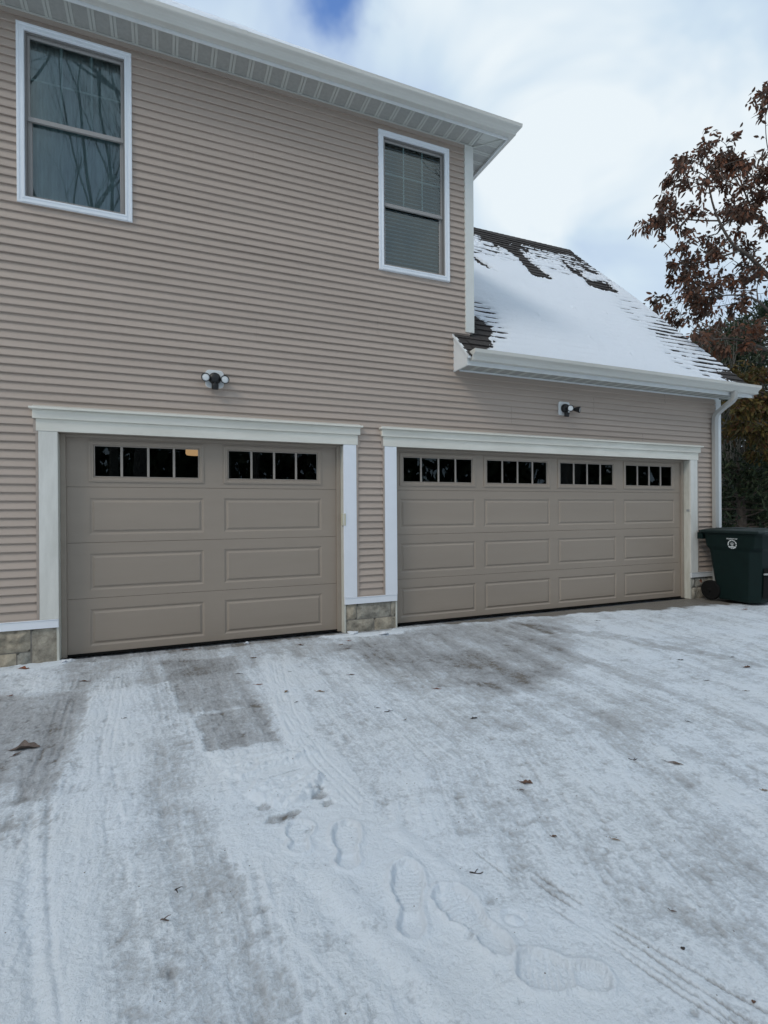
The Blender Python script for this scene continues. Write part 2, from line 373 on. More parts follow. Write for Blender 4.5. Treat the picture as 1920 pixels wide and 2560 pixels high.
# tread blocks across the wheel lanes
lane = (1-sstep(.16, .24, path_dist(X, Y, GP((250,1700),(300,1900),(380,2120),(470,2560)))))
H += lane*.0012*np.sin((Y+.05*mid)*2*math.pi/.045)*np.clip(mid*3+.5, 0, 1)
A -= lane*.10*np.clip(vfine*5, 0, 1)
# lump of crusted snow and pushed-up slabs
for pts, hh, sf in [([(618,1985),(640,1955),(800,1935),(800,1975),(740,2010),(660,2020)], .024, .018), ([(560,1930),(770,1868),(790,1880),(600,1945)], .012, .012), ([(745,1895),(760,1885),(700,1905),(640,1920)], .012, .006),
        ([(520,1880),(700,1860),(740,1890),(560,1920)], .008, .02)]:
    k = sstep(-sf, sf, poly_sd(X, Y, GP(*pts))+warp*.30); H += k*hh*(1+1.2*fine+.8*vfine); A += k*.45
lines([(655,1946),(700,1934),(755,1918)], [0], .006, .012, .5)
lines([(515,1985),(590,1968),(650,1955)], [0], .005, .004, .15)
for a, b, r_, am, dp in [(790,1968,.028,.8,.012),(803,1985,.032,.8,.012),(820,2005,.026,.75,.008),(690,2046,.035,.5,.003),(722,2040,.03,.5,.003),(740,2028,.02,.4,.003),(655,2018,.014,.5,.004),(770,2068,.02,.35,0)]:
    gx_, gy_ = G(a, b); k = 1-sstep(r_*.3, r_*1.3, np.hypot((X-gx_)*.8, (Y-gy_)*1.1)+warp*.5); A -= am*k; H -= dp*k
# boot prints
def boot(toe, heel, wd=.053, dep=.017):
    global H, A
    tx, ty = G(*toe); hx, hy = G(*heel); dx, dy = tx-hx, ty-hy; Lb = math.hypot(dx, dy); dx /= Lb; dy /= Lb
    u = (X-hx)*dx+(Y-hy)*dy; v = -(X-hx)*dy+(Y-hy)*dx; t = u/Lb
    wv = wd*(.74+.26*np.sin(np.clip((t-.28)/.72, 0, 1)*math.pi*.9)*1.15) - .014*np.exp(-((t-.38)/.12)**2)
    cap = np.where(t < .12, np.hypot((u-.12*Lb), v)-wv, np.where(t > .80, np.hypot((u-.80*Lb)*wd/(.20*Lb), v)-wv, np.abs(v)-wv))
    cap = cap + warp*.05+.022*vfine
    k = 1-sstep(-.004, .005, cap); H -= dep*k
    H += .009*np.exp(-((cap-.012)/.010)**2)
    H += k*.004*(np.sin(u*2*math.pi/.020) > .2)*(t > .3) 
    H += k*.006*np.exp(-((t-.33)/.035)**2)
    H -= (1-sstep(0,.01,cap))*.6*(.004*fine+.004*vfine)
    A += .35*(1-sstep(-.01, .06, cap)) - .05*k*np.clip(vfine*6, 0, 1)
    A -= .25*np.exp(-((cap-.001)/.004)**2)*np.clip(fine*6+.2, 0, 1)
boot((862,2052), (872,2170)); boot((748,2050), (748,2125), .05, .010)
boot((1012,2150), (1035,2345)); boot((1095,2215), (1268,2385), .058); boot((1285,2420), (1512,2445), .062, .016)
gx_, gy_ = G(1284, 2295); dd = np.hypot(X-gx_, Y-gy_)+warp*.2; H -= .010*(1-sstep(.030, .045, dd)); H += .014*(1-sstep(.0, .03, dd+.03*fine)); A += .2*(1-sstep(.04, .08, dd))
gx_, gy_ = G(1010, 2140); dd = np.hypot(X-gx_, Y-gy_)+warp; H += .010*(1-sstep(.0, .06, dd))*np.clip(1+6*fine, 0, 2)
# far land: undisturbed snow, gently uneven
yard = np.maximum(sstep(9.4, 10.4, X+.1*mid), sstep(.02, .5, Y)*(X > 9)); yard = np.maximum(yard, (Y < -7.4)*sstep(-7.4, -9, Y))
yard = np.maximum(yard, (X < -3)*sstep(-3.2, -4, X))
A = A*(1-yard)+yard*(.95+.6*mid)
H = H+yard*(.03+.06*mid); H = np.where((Y > 0.03) & (X > -3.4) & (X < 8.9), -.03, H)
H -= .012
P = np.stack([X, Y, H], -1)

M = bpy.data.materials.new('snowy_concrete'); M.use_nodes = True; t = M.node_tree; b = t.nodes['Principled BSDF']
def nn(kind, **k):
    n = t.nodes.new(kind)
    for a_, v_ in k.items(): n.inputs[a_].default_value = v_
    return n
def lk(a_, b_): t.links.new(a_, b_)
at = t.nodes.new('ShaderNodeAttribute'); at.attribute_name = 'snow'
tcn = t.nodes.new('ShaderNodeTexCoord')
na = nn('ShaderNodeTexNoise', Scale=70, Detail=5, Roughness=.7); lk(tcn.outputs['Object'], na.inputs[0])
nb = nn('ShaderNodeTexNoise', Scale=22, Detail=5, Roughness=.7); lk(tcn.outputs['Object'], nb.inputs[0])
m1 = t.nodes.new('ShaderNodeMath'); m1.operation = 'MULTIPLY_ADD'; m1.inputs[1].default_value = 1.05; lk(na.outputs[0], m1.inputs[0]); lk(at.outputs['Fac'], m1.inputs[2])
m2 = t.nodes.new('ShaderNodeMath'); m2.operation = 'MULTIPLY_ADD'; m2.inputs[1].default_value = .65; lk(nb.outputs[0], m2.inputs[0]); lk(m1.outputs[0], m2.inputs[2])
m3 = t.nodes.new('ShaderNodeMath'); m3.operation = 'SUBTRACT'; m3.inputs[1].default_value = .85; lk(m2.outputs[0], m3.inputs[0])
rp = t.nodes.new('ShaderNodeValToRGB'); lk(m3.outputs[0], rp.inputs[0]); el = rp.color_ramp.elements
el[0].position = 0.0; el[0].color = (.19,.175,.155,1); el[1].position = .96; el[1].color = (.76,.82,.88,1)
for p_, c_ in [(.07,(.27,.275,.28)),(.28,(.365,.38,.40)),(.52,(.48,.505,.53)),(.74,(.585,.635,.685))]:
    e = el.new(p_); e.color = (*c_, 1)
nd = nn('ShaderNodeTexNoise', Scale=1.7, Detail=3, Roughness=.6); lk(tcn.outputs['Object'], nd.inputs[0])
rd = t.nodes.new('ShaderNodeValToRGB'); lk(nd.outputs[0], rd.inputs[0]); rd.color_ramp.elements[0].position = .35; rd.color_ramp.elements[0].color = (.99,.98,.965,1); rd.color_ramp.elements[1].position = .6; rd.color_ramp.elements[1].color = (1,1,1,1)
mm = t.nodes.new('ShaderNodeMix'); mm.data_type = 'RGBA'; mm.blend_type = 'MULTIPLY'; mm.inputs[0].default_value = 1
lk(rp.outputs[0], mm.inputs[6]); lk(rd.outputs[0], mm.inputs[7]); 
# scattered grit
vo = nn('ShaderNodeTexVoronoi', Scale=26); lk(tcn.outputs['Object'], vo.inputs[0])
gr = t.nodes.new('ShaderNodeMath'); gr.operation = 'LESS_THAN'; gr.inputs[1].default_value = .07; lk(vo.outputs['Distance'], gr.inputs[0])
g2 = t.nodes.new('ShaderNodeSeparateColor'); lk(vo.outputs['Color'], g2.inputs[0])
g3 = t.nodes.new('ShaderNodeMath'); g3.operation = 'GREATER_THAN'; g3.inputs[1].default_value = .82; lk(g2.outputs[0], g3.inputs[0])
g4 = t.nodes.new('ShaderNodeMath'); g4.operation = 'MULTIPLY'; lk(gr.outputs[0], g4.inputs[0]); lk(g3.outputs[0], g4.inputs[1])
m5 = t.nodes.new('ShaderNodeMix'); m5.data_type = 'RGBA'; lk(g4.outputs[0], m5.inputs[0]); lk(mm.outputs[2], m5.inputs[6]); m5.inputs[7].default_value = (.14,.11,.09,1)
lk(m5.outputs[2], b.inputs['Base Color'])
rr = t.nodes.new('ShaderNodeMapRange'); rr.inputs['To Min'].default_value = .45; rr.inputs['To Max'].default_value = .75; lk(m3.outputs[0], rr.inputs[0]); lk(rr.outputs[0], b.inputs['Roughness'])
b.inputs['Specular IOR Level'].default_value = .35
nb2 = nn('ShaderNodeTexNoise', Scale=130, Detail=6, Roughness=.85); lk(tcn.outputs['Object'], nb2.inputs[0])
b1 = t.nodes.new('ShaderNodeBump'); b1.inputs['Strength'].default_value = .55; b1.inputs['Distance'].default_value = .004; lk(nb2.outputs[0], b1.inputs['Height'])
b2 = t.nodes.new('ShaderNodeBump'); b2.inputs['Strength'].default_value = 1.0; b2.inputs['Distance'].default_value = .010; lk(m3.outputs[0], b2.inputs['Height']); lk(b1.outputs[0], b2.inputs['Normal'])
lk(b2.outputs[0], b.inputs['Normal'])
M_GROUND = M
ground = grid_obj('ground', P, len(gx), len(gy), M_GROUND, {'snow': A})
tag(ground, kind='structure')
def hz(x, y):
    i = int(np.argmin(np.abs(gx-x))); j = int(np.argmin(np.abs(gy-y))); return float(H[j, i])

# ------------------------------------------------------------------ the house
house = empty('house', (2.5, 0, 0), 'two storey tan vinyl sided house with attached two door garage and snowy roofs', 'house')
def hb(mb, name, mt, parent=None, **k): return mb.build(name, mt, parent or house, **k)
A1, B1, C1, D1 = 0.0, 2.743, 3.389, 8.266
HZ = 2.09; XL = -6.0; XU = 4.40; XR = 8.90
EXP = .0762
holes = [(A1-.10, B1+.10, 0, 2.22), (C1-.10, D1+.10, 0, 2.22), (-.27, .60, 4.17, 5.72), (3.22, 4.08, 4.17, 5.72)]
def course(mb, x0, x1, z, hgt=EXP, seam=3.66, off=0.0, y=0):
    # one lapped course, projecting at its foot, with joints and slight waviness
    xs = [x0]; x = math.floor((x0-off)/seam)*seam+off+seam
    while x < x1: xs.append(x); x += seam
    xs.append(x1)
    for i in range(len(xs)-1):
        a, b_ = xs[i], xs[i+1]
        n = max(1, int((b_-a)/.45)); pj = ((i+int(off*7)) % 2)*.0018
        prev = None
        for k in range(n+1):
            xx = a+(b_-a)*k/n; wv = .0012*math.sin(xx*3.1+z*9)+.0008*math.sin(xx*7.3+z*23)
            cur = [(xx, y-.0005, z+hgt+.004), (xx, y-.0020-pj+wv, z+hgt*.86), (xx, y-.0165-pj+wv, z+.014), (xx, y-.0185-pj+wv, z+.006), (xx, y-.0170-pj+wv, z+.000), (xx, y+.001, z+.003)]
            if prev:
                for j in range(5): mb.quad(prev[j+1], cur[j+1], cur[j], prev[j])
            prev = cur
mb = MB(); z = .395; ci = 0
while z < 5.84:
    hgt = min(EXP, 5.85-z); zc = z+hgt*.5
    right = XR+.0 if z < 3.05 else XU
    iv = [(XL, right)]
    for h0, h1, v0, v1 in holes:
        if v0 < zc < v1:
            new = []
            for a, b_ in iv:
                if h1 <= a or h0 >= b_: new.append((a, b_)); continue
                if h0 > a: new.append((a, h0))
                if h1 < b_: new.append((h1, b_))
            iv = new
    off = ((ci//3)*1.37) % 3.66
    for a, b_ in iv: course(mb, a, b_, z, hgt, 3.66, off)
    z += EXP; ci += 1
siding = hb(mb, 'siding', M_SIDING)
# sheathing behind the siding (closes the building)
mb = MB()
YB = .02
def sheet(x0, x1, z0, z1, y0=YB, y1=YB+.10): mb.box(x0, x1, y0, y1, z0, z1)
sheet(XL, A1-.02, 0, 2.15); sheet(B1+.02, C1-.02, 0, 2.15); sheet(D1+.02, XR, 0, 2.15)
sheet(XL, XR, 2.15, 3.05); sheet(XL, XU, 3.05, 4.16); sheet(XL, -.28, 4.16, 5.73); sheet(.61, 3.21, 4.16, 5.73); sheet(4.09, XU, 4.16, 5.73); sheet(XL, XU, 5.73, 5.86)
# side, gable and rear walls
DEP = 7.3
mb.box(XL, XL+.1, YB+.1, DEP, 0, 5.86); mb.box(XU-.1, XU, YB+.1, DEP, 3.05, 5.86); mb.box(XL, XR, DEP, DEP+.1, 0, 3.05); mb.box(XL, XU, DEP, DEP+.1, 3.05, 5.86)
mb.poly([(XR-.1,YB+.1,0),(XR-.1,DEP,0),(XR-.1,DEP,3.4),(XR-.1,3.65,6.95),(XR-.1,YB+.1,3.4)])
hb(mb, 'sheathing', M_DARKIN)
mb = MB()
z = .395
while z < 6.9:                      # gable end siding, facing right
    y0 = max(0, z-3.45); y1 = min(DEP, 7.3-(z-3.45))
    if y1 > y0: mb.quad((XR+.012, y0, z), (XR+.012, y1, z), (XR, y1, z+EXP), (XR, y0, z+EXP)); mb.quad((XR+.012, y0, z), (XR, y0, z), (XR, y1, z), (XR+.012, y1, z))
    z += EXP
hb(mb, 'gable_siding', M_SIDING); mb = MB()
z = 3.4
while z < 5.84:                     # upper storey side wall
    mb.quad((XU+.012, 0, z), (XU+.012, DEP, z), (XU, DEP, z+EXP), (XU, 0, z+EXP)); z += EXP
hb(mb, 'side_siding', M_SIDING)
# rooms
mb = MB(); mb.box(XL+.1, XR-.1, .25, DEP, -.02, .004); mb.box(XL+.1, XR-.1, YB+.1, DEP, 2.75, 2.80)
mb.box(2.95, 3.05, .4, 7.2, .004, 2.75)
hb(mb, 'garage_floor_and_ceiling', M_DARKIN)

# foundation of split-faced block
M_BLOCK = bpy.data.materials.new('split_block'); M_BLOCK.use_nodes = True; t = M_BLOCK.node_tree; b = t.nodes['Principled BSDF']; b.inputs['Roughness'].default_value = .9
tcn = t.nodes.new('ShaderNodeTexCoord'); g = t.nodes.new('ShaderNodeNewGeometry')
n3 = nn('ShaderNodeTexNoise', Scale=7, Detail=6, Roughness=.7); lk(tcn.outputs['Object'], n3.inputs[0])
r3 = t.nodes.new('ShaderNodeValToRGB'); lk(n3.outputs[0], r3.inputs[0]); r3.color_ramp.elements[0].position = .33; r3.color_ramp.elements[0].color = (.19,.175,.15,1); r3.color_ramp.elements[1].position = .62; r3.color_ramp.elements[1].color = (.52,.485,.42,1)
hs = t.nodes.new('ShaderNodeMix'); hs.data_type = 'RGBA'; hs.blend_type = 'MULTIPLY'; hs.inputs[0].default_value = 1
rc = t.nodes.new('ShaderNodeValToRGB'); lk(g.outputs['Random Per Island'], rc.inputs[0]); rc.color_ramp.elements[0].color = (.80,.84,.86,1); rc.color_ramp.elements[1].color = (1.0,.93,.82,1)
lk(r3.outputs[0], hs.inputs[6]); lk(rc.outputs[0], hs.inputs[7]); lk(hs.outputs[2], b.inputs['Base Color'])
vb = nn('ShaderNodeTexNoise', Scale=22, Detail=7, Roughness=.7); lk(tcn.outputs['Object'], vb.inputs[0])
bp = t.nodes.new('ShaderNodeBump'); bp.inputs['Strength'].default_value = 1.0; bp.inputs['Distance'].default_value = .02; lk(vb.outputs[0], bp.inputs['Height']); lk(bp.outputs[0], b.inputs['Normal'])
M_MORTAR = mat('mortar', (.20,.185,.16), .95, .2, 20)
def blocks(x0, x1, z0, z1, w_, h_, off, seed, rough=.012, flat_last=False):
    mb = MB(); r = random.Random(seed); zz = z0; row = 0
    while zz < z1-.02:
        zt = min(zz+h_, z1); x = x0-((off+row*.5) % 1)*w_
        while x < x1:
            a, b_ = max(x, x0), min(x+w_, x1)
            if b_-a > .03:
                g_ = .005; nx = max(2, int((b_-a)/.02)); nz = max(2, int((zt-zz)/.02)); base = len(mb.v)
                fl = flat_last and b_ > x1-.05
                for j in range(nz+1):
                    for i in range(nx+1):
                        u = i/nx; v = j/nz; ed = min(u*nx, (1-u)*nx, v*nz, (1-v)*nz)
                        am = .25 if fl else 1.0
                        px_ = a+g_+(b_-a-2*g_)*u; pz_ = zz+g_+(zt-zz-2*g_)*v
                        q_ = Vector((px_*9+seed, pz_*11, row*3.3+x*5)); d = .003+am*min(1, ed/2.5)*max(.002, .018+rough*(2.6*mnoise.noise(q_)+1.3*mnoise.noise(q_*2.7)+.8*mnoise.noise(q_*6.1)))
                        mb.v.append((px_, -.0-d, pz_))
                for j in range(nz):
                    for i in range(nx):
                        k = base+j*(nx+1)+i; mb.f.append((k, k+1, k+nx+2, k+nx+1)); mb.mi.append(0)
            x += w_
        zz += h_; row += 1
    return mb
ft = hb(blocks(XL, -.222, -.10, .306, .42, .203, .5, 3), 'foundation_block', M_BLOCK, smooth=True)
hb(blocks(-.218, -.004, -.10, .306, .60, .42, 0, 9, .004, True), 'foundation_block', M_BLOCK, smooth=True)
hb(blocks(2.765, 3.372, -.05, .306, .42, .178, .2, 5, .008), 'foundation_block', M_BLOCK, smooth=True)
hb(blocks(8.285, XR, -.05, .306, .42, .203, .3, 6, .010), 'foundation_block', M_BLOCK, smooth=True)
for a_, c_ in ((XL, -.002), (2.763, 3.374), (8.283, XR)):
    mb = MB(); mb.box(a_, c_, -.003, .02, -.1, .306); hb(mb, 'mortar_bed', M_MORTAR)
# base trim
for x0, x1 in [(XL, -.002), (2.746, 3.384), (8.270, XR)]:
    mt_ = M_CASE_N if x0 != 8.27 else M_TRIM
    mb = MB(); mb.box(x0, x1, -.030, -.001, .307, .378); mb.box(x0+.0, x1, -.036, -.001, .378, .384); hb(mb, 'base_trim', mt_, bevel=.002)
    mb = MB(); mb.box(max(x0, XL)+.002, x1-.002, -.020, -.001, .3845, .398); hb(mb, 'starter_strip', M_JCH)

# door surrounds
def surround(x0, x1, ml, mr_, par):
    mb = MB(); mb.box(x0-.150, x0, -.026, .0, .386, HZ+.004); o = hb(mb, 'casing', ml, bevel=.002)
    mb = MB(); mb.box(x1, x1+.150, -.026, .0, .386, HZ+.004); o = hb(mb, 'casing', mr_, bevel=.002)
    mb = MB()
    mb.box(x0-.168, x1+.168, -.030, 0, HZ+.005, HZ+.115); mb.box(x0-.192, x1+.192, -.052, 0, HZ+.115, HZ+.196); mb.box(x0-.214, x1+.214, -.088, 0, HZ+.197, HZ+.216)
    hb(mb, 'header', M_HEADER, bevel=.003)
    mb = MB()      # drip flashing and channels against the siding
    mb.poly([(x0-.190, -.080, HZ+.217), (x1+.190, -.080, HZ+.217), (x1+.190, -.004, HZ+.243), (x0-.190, -.004, HZ+.243)])
    mb.poly([(x0-.190, -.080, HZ+.217), (x0-.190, -.004, HZ+.243), (x0-.190, -.004, HZ+.217)])
    hb(mb, 'flashing', M_GUTTER)
    for u0, u1, w0, w1 in ((x0-.172, x0-.152, x0-.190, x0-.170), (x1+.152, x1+.172, x1+.170, x1+.190)):
        mb = MB(); mb.box(u0, u1, -.024, -.001, .400, HZ-.021); mb.box(min(u0, w0), max(u1, w1), -.026, -.001, HZ-.0205, HZ+.004); mb.box(w0, w1, -.024, -.001, HZ+.0045, HZ+.11); hb(mb, 'siding_channel', M_JCH)
    # jambs
    mb = MB(); mb.box(x0-.02, x0-.0005, -.0245 if False else .0, .145, -.02, HZ+.0); mb.box(x0-.02, x0-.0005, -.012, -.0002, -.02, .306)
    hb(mb, 'jamb', M_JAMB)
    mb = MB(); mb.box(x1+.0005, x1+.02, .0, .145, -.02, HZ+.0); mb.box(x1+.0005, x1+.02, -.012, -.0002, -.02, .306); hb(mb, 'jamb', M_JAMB)
    mb = MB(); mb.box(x0-.02, x1+.02, .0005, .145, HZ+.005, HZ+.03); hb(mb, 'jamb', M_STOP)
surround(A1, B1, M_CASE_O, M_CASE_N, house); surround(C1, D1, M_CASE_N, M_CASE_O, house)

# garage doors
YD = .12
SEC = .533
def ring_panel(mb, x0, x1, z0, z1, y, mould):
    # moulded rings from outer edge to the field: (inset, y offset)
    pts = []
    for ins, dy in mould: pts.append([(x0+ins, y+dy, z0+ins), (x1-ins, y+dy, z0+ins), (x1-ins, y+dy, z1-ins), (x0+ins, y+dy, z1-ins)])
    for k in range(len(pts)-1):
        for i in range(4):
            j = (i+1) % 4; mb.quad(pts[k][i], pts[k][j], pts[k+1][j], pts[k+1][i])
    mb.quad(*pts[-1])
def face_with_holes(mb, x0, x1, z0, z1, y, hs):
    xs = sorted({x0, x1} | {h[0] for h in hs} | {h[1] for h in hs}); zs = sorted({z0, z1} | {h[2] for h in hs} | {h[3] for h in hs})
    for i in range(len(xs)-1):
        for j in range(len(zs)-1):
            cx, cz = (xs[i]+xs[i+1])/2, (zs[j]+zs[j+1])/2
            if any(h[0] < cx < h[1] and h[2] < cz < h[3] for h in hs): continue
            mb.quad((xs[i], y, zs[j]), (xs[i+1], y, zs[j]), (xs[i+1], y, zs[j+1]), (xs[i], y, zs[j+1]))
MOULD = [(0, 0), (.005, .0005), (.020, .0085), (.026, .009), (.031, .008), (.047, -.001), (.052, -.0015)]
def garage_door(x0, x1, cells, label):
    ob = bpy.data.objects.new('garage_door', None); COL.objects.link(ob); ob.parent = house; ob.matrix_parent_inverse = house.matrix_basis.inverted()
    ob.location = ((x0+x1)/2, YD, 0); ob['label'] = label
    bpy.context.view_layer.update()
    def db(mb, name, mt, **k):
        o = mb.build(name, mt, None, **k); o.parent = ob; o.matrix_parent_inverse = ob.matrix_world.inverted(); return o
    dx0, dx1 = x0+.035, x1-.035
    for s_ in range(4):
        z0 = SEC*s_+(.012 if s_ == 0 else .0015); z1 = SEC*(s_+1)+(-.001 if s_ < 3 else -.02)
        mb = MB()
        if s_ < 3:
            hs = [(a, b_, SEC*s_+.072, SEC*s_+.072+.360) for a, b_ in cells]
            face_with_holes(mb, dx0, dx1, z0, z1-.003, YD, hs)
            for h in hs: ring_panel(mb, h[0], h[1], h[2], h[3], YD, MOULD)
        else:
            hs = [(a+.012, b_-.012, 1.655, 2.038) for a, b_ in cells]
            face_with_holes(mb, dx0, dx1, z0, z1, YD, hs)
        # rounded meeting edge
        mb.quad((dx0, YD, z1-.003), (dx1, YD, z1-.003), (dx1, YD+.006, z1+.001), (dx0, YD+.006, z1+.001))
        mb.quad((dx0, YD+.008, z0-.001), (dx1, YD+.008, z0-.001), (dx1, YD, z0), (dx0, YD, z0))
        db(mb, 'door_section', M_DOOR)
    mb = MB(); mb.box(dx0, dx1, YD+.014, YD+.045, .004, 1.60); mb.box(dx0, dx1, YD+.014, YD+.045, 2.06, HZ+.02); db(mb, 'door_core', M_RUBBER)
    mb = MB(); mb.box(dx0, dx1, YD+.004, YD+.04, -.012, .013); db(mb, 'bottom_seal', M_RUBBER)
    mb = MB(); mb.box(x0+.0, x0+.045, YD-.032, YD-.002, -.01, HZ+.004); mb.box(x1-.045, x1, YD-.032, YD-.002, -.01, HZ+.004); mb.box(x0+.046, x1-.046, YD-.032, YD-.002, HZ-.022, HZ+.004); db(mb, 'weatherstrip', M_STOP, bevel=.003)
    for a, b_ in cells:
        wz0, wz1 = 1.648, 2.047; wx0, wx1 = a, b_
        mb = MB(); fr_ = .048
        # stepped frame
        P0 = [(wx0,wz0),(wx1,wz0),(wx1,wz1),(wx0,wz1)]
        steps = [(0, .0), (.001, -.009), (.020, -.012), (.026, -.007), (.040, -.007), (.043, -.003), (fr_, .006), (fr_, .03)]
        for k in range(len(steps)-1):
            (i0, y0), (i1, y1) = steps[k], steps[k+1]
            q0 = [(wx0+i0, YD+y0, wz0+i0), (wx1-i0, YD+y0, wz0+i0), (wx1-i0, YD+y0, wz1-i0), (wx0+i0, YD+y0, wz1-i0)]
            q1 = [(wx0+i1, YD+y1, wz0+i1), (wx1-i1, YD+y1, wz0+i1), (wx1-i1, YD+y1, wz1-i1), (wx0+i1, YD+y1, wz1-i1)]
            for i in range(4): j = (i+1) % 4; mb.quad(q0[i], q0[j], q1[j], q1[i])
        db(mb, 'window_frame', M_DOOR)
        mb = MB(); gx0, gx1 = wx0+fr_, wx1-fr_; gz0, gz1 = wz0+fr_, wz1-fr_
        e_ = .007
        mb.box(gx0, gx1, YD+.002, YD+.012, gz0, gz0+e_); mb.box(gx0, gx1, YD+.002, YD+.012, gz1-e_, gz1); mb.box(gx0, gx0+e_, YD+.002, YD+.012, gz0+e_, gz1-e_); mb.box(gx1-e_, gx1, YD+.002, YD+.012, gz0+e_, gz1-e_)
        for k in (1, 2, 3):
            c = gx0+(gx1-gx0)*k/4; mb.box(c-.011, c+.011, YD+.001, YD+.012, gz0+e_, gz1-e_)
        db(mb, 'muntin', M_DFRAME, bevel=.002)
        mb = MB(); mb.quad((gx0, YD+.014, gz0), (gx1, YD+.014, gz0), (gx1, YD+.014, gz1), (gx0, YD+.014, gz1)); db(mb, 'pane', M_GLASSD)
    return ob
garage_door(A1, B1, [(.229, 1.275), (1.469, 2.529)], 'single width tan garage door with two raised panels per row')
garage_door(C1, D1, [(3.490, 4.548), (4.671, 5.729), (5.856, 6.913), (7.057, 8.098)], 'double width tan garage door with four raised panels per row')
mb = MB(); mb.box(2.724, 2.7425, -.012, .03, 1.19, 1.325); mb.box(2.7435, 2.762, -.034, -.0265, 1.19, 1.325); hb(mb, 'door_sensor', M_BEIGE, bevel=.003)
mb = MB(); mb.box(8.255, 8.2655, -.005, .04, 1.315, 1.345); hb(mb, 'latch', M_GREYBAR, bevel=.003)

# ceiling lamp seen glowing through the garage pane
d = ray(487, 1129); tt = (1.5-CAM.y)/d.y; lp = CAM+d*tt
lamp = empty('ceiling_lamp', lp, 'warm glowing lamp seen through the single garage door window', 'lamp')
mb = MB(); mb.lathe([(.02,.052),(.105,.050),(.11,.03),(.11,-.03),(.10,-.045),(.02,-.048)], Matrix.Translation(lp), 20)
sh_ = mb.build('lamp_shade', mat('lamp_glow', (.9,.6,.3), .5, emit=(1, .60, .27, .85)), None, smooth=True); sh_.parent = lamp; sh_.matrix_parent_inverse = Matrix.Translation(-lp)
mb = MB(); mb.tube([lp+Vector((0,0,.07)), (lp.x, lp.y, 2.748)], .008, 8); st_ = mb.build('lamp_stem', M_BLACK, None); st_.parent = lamp; st_.matrix_parent_inverse = Matrix.Translation(-lp)
ld = None

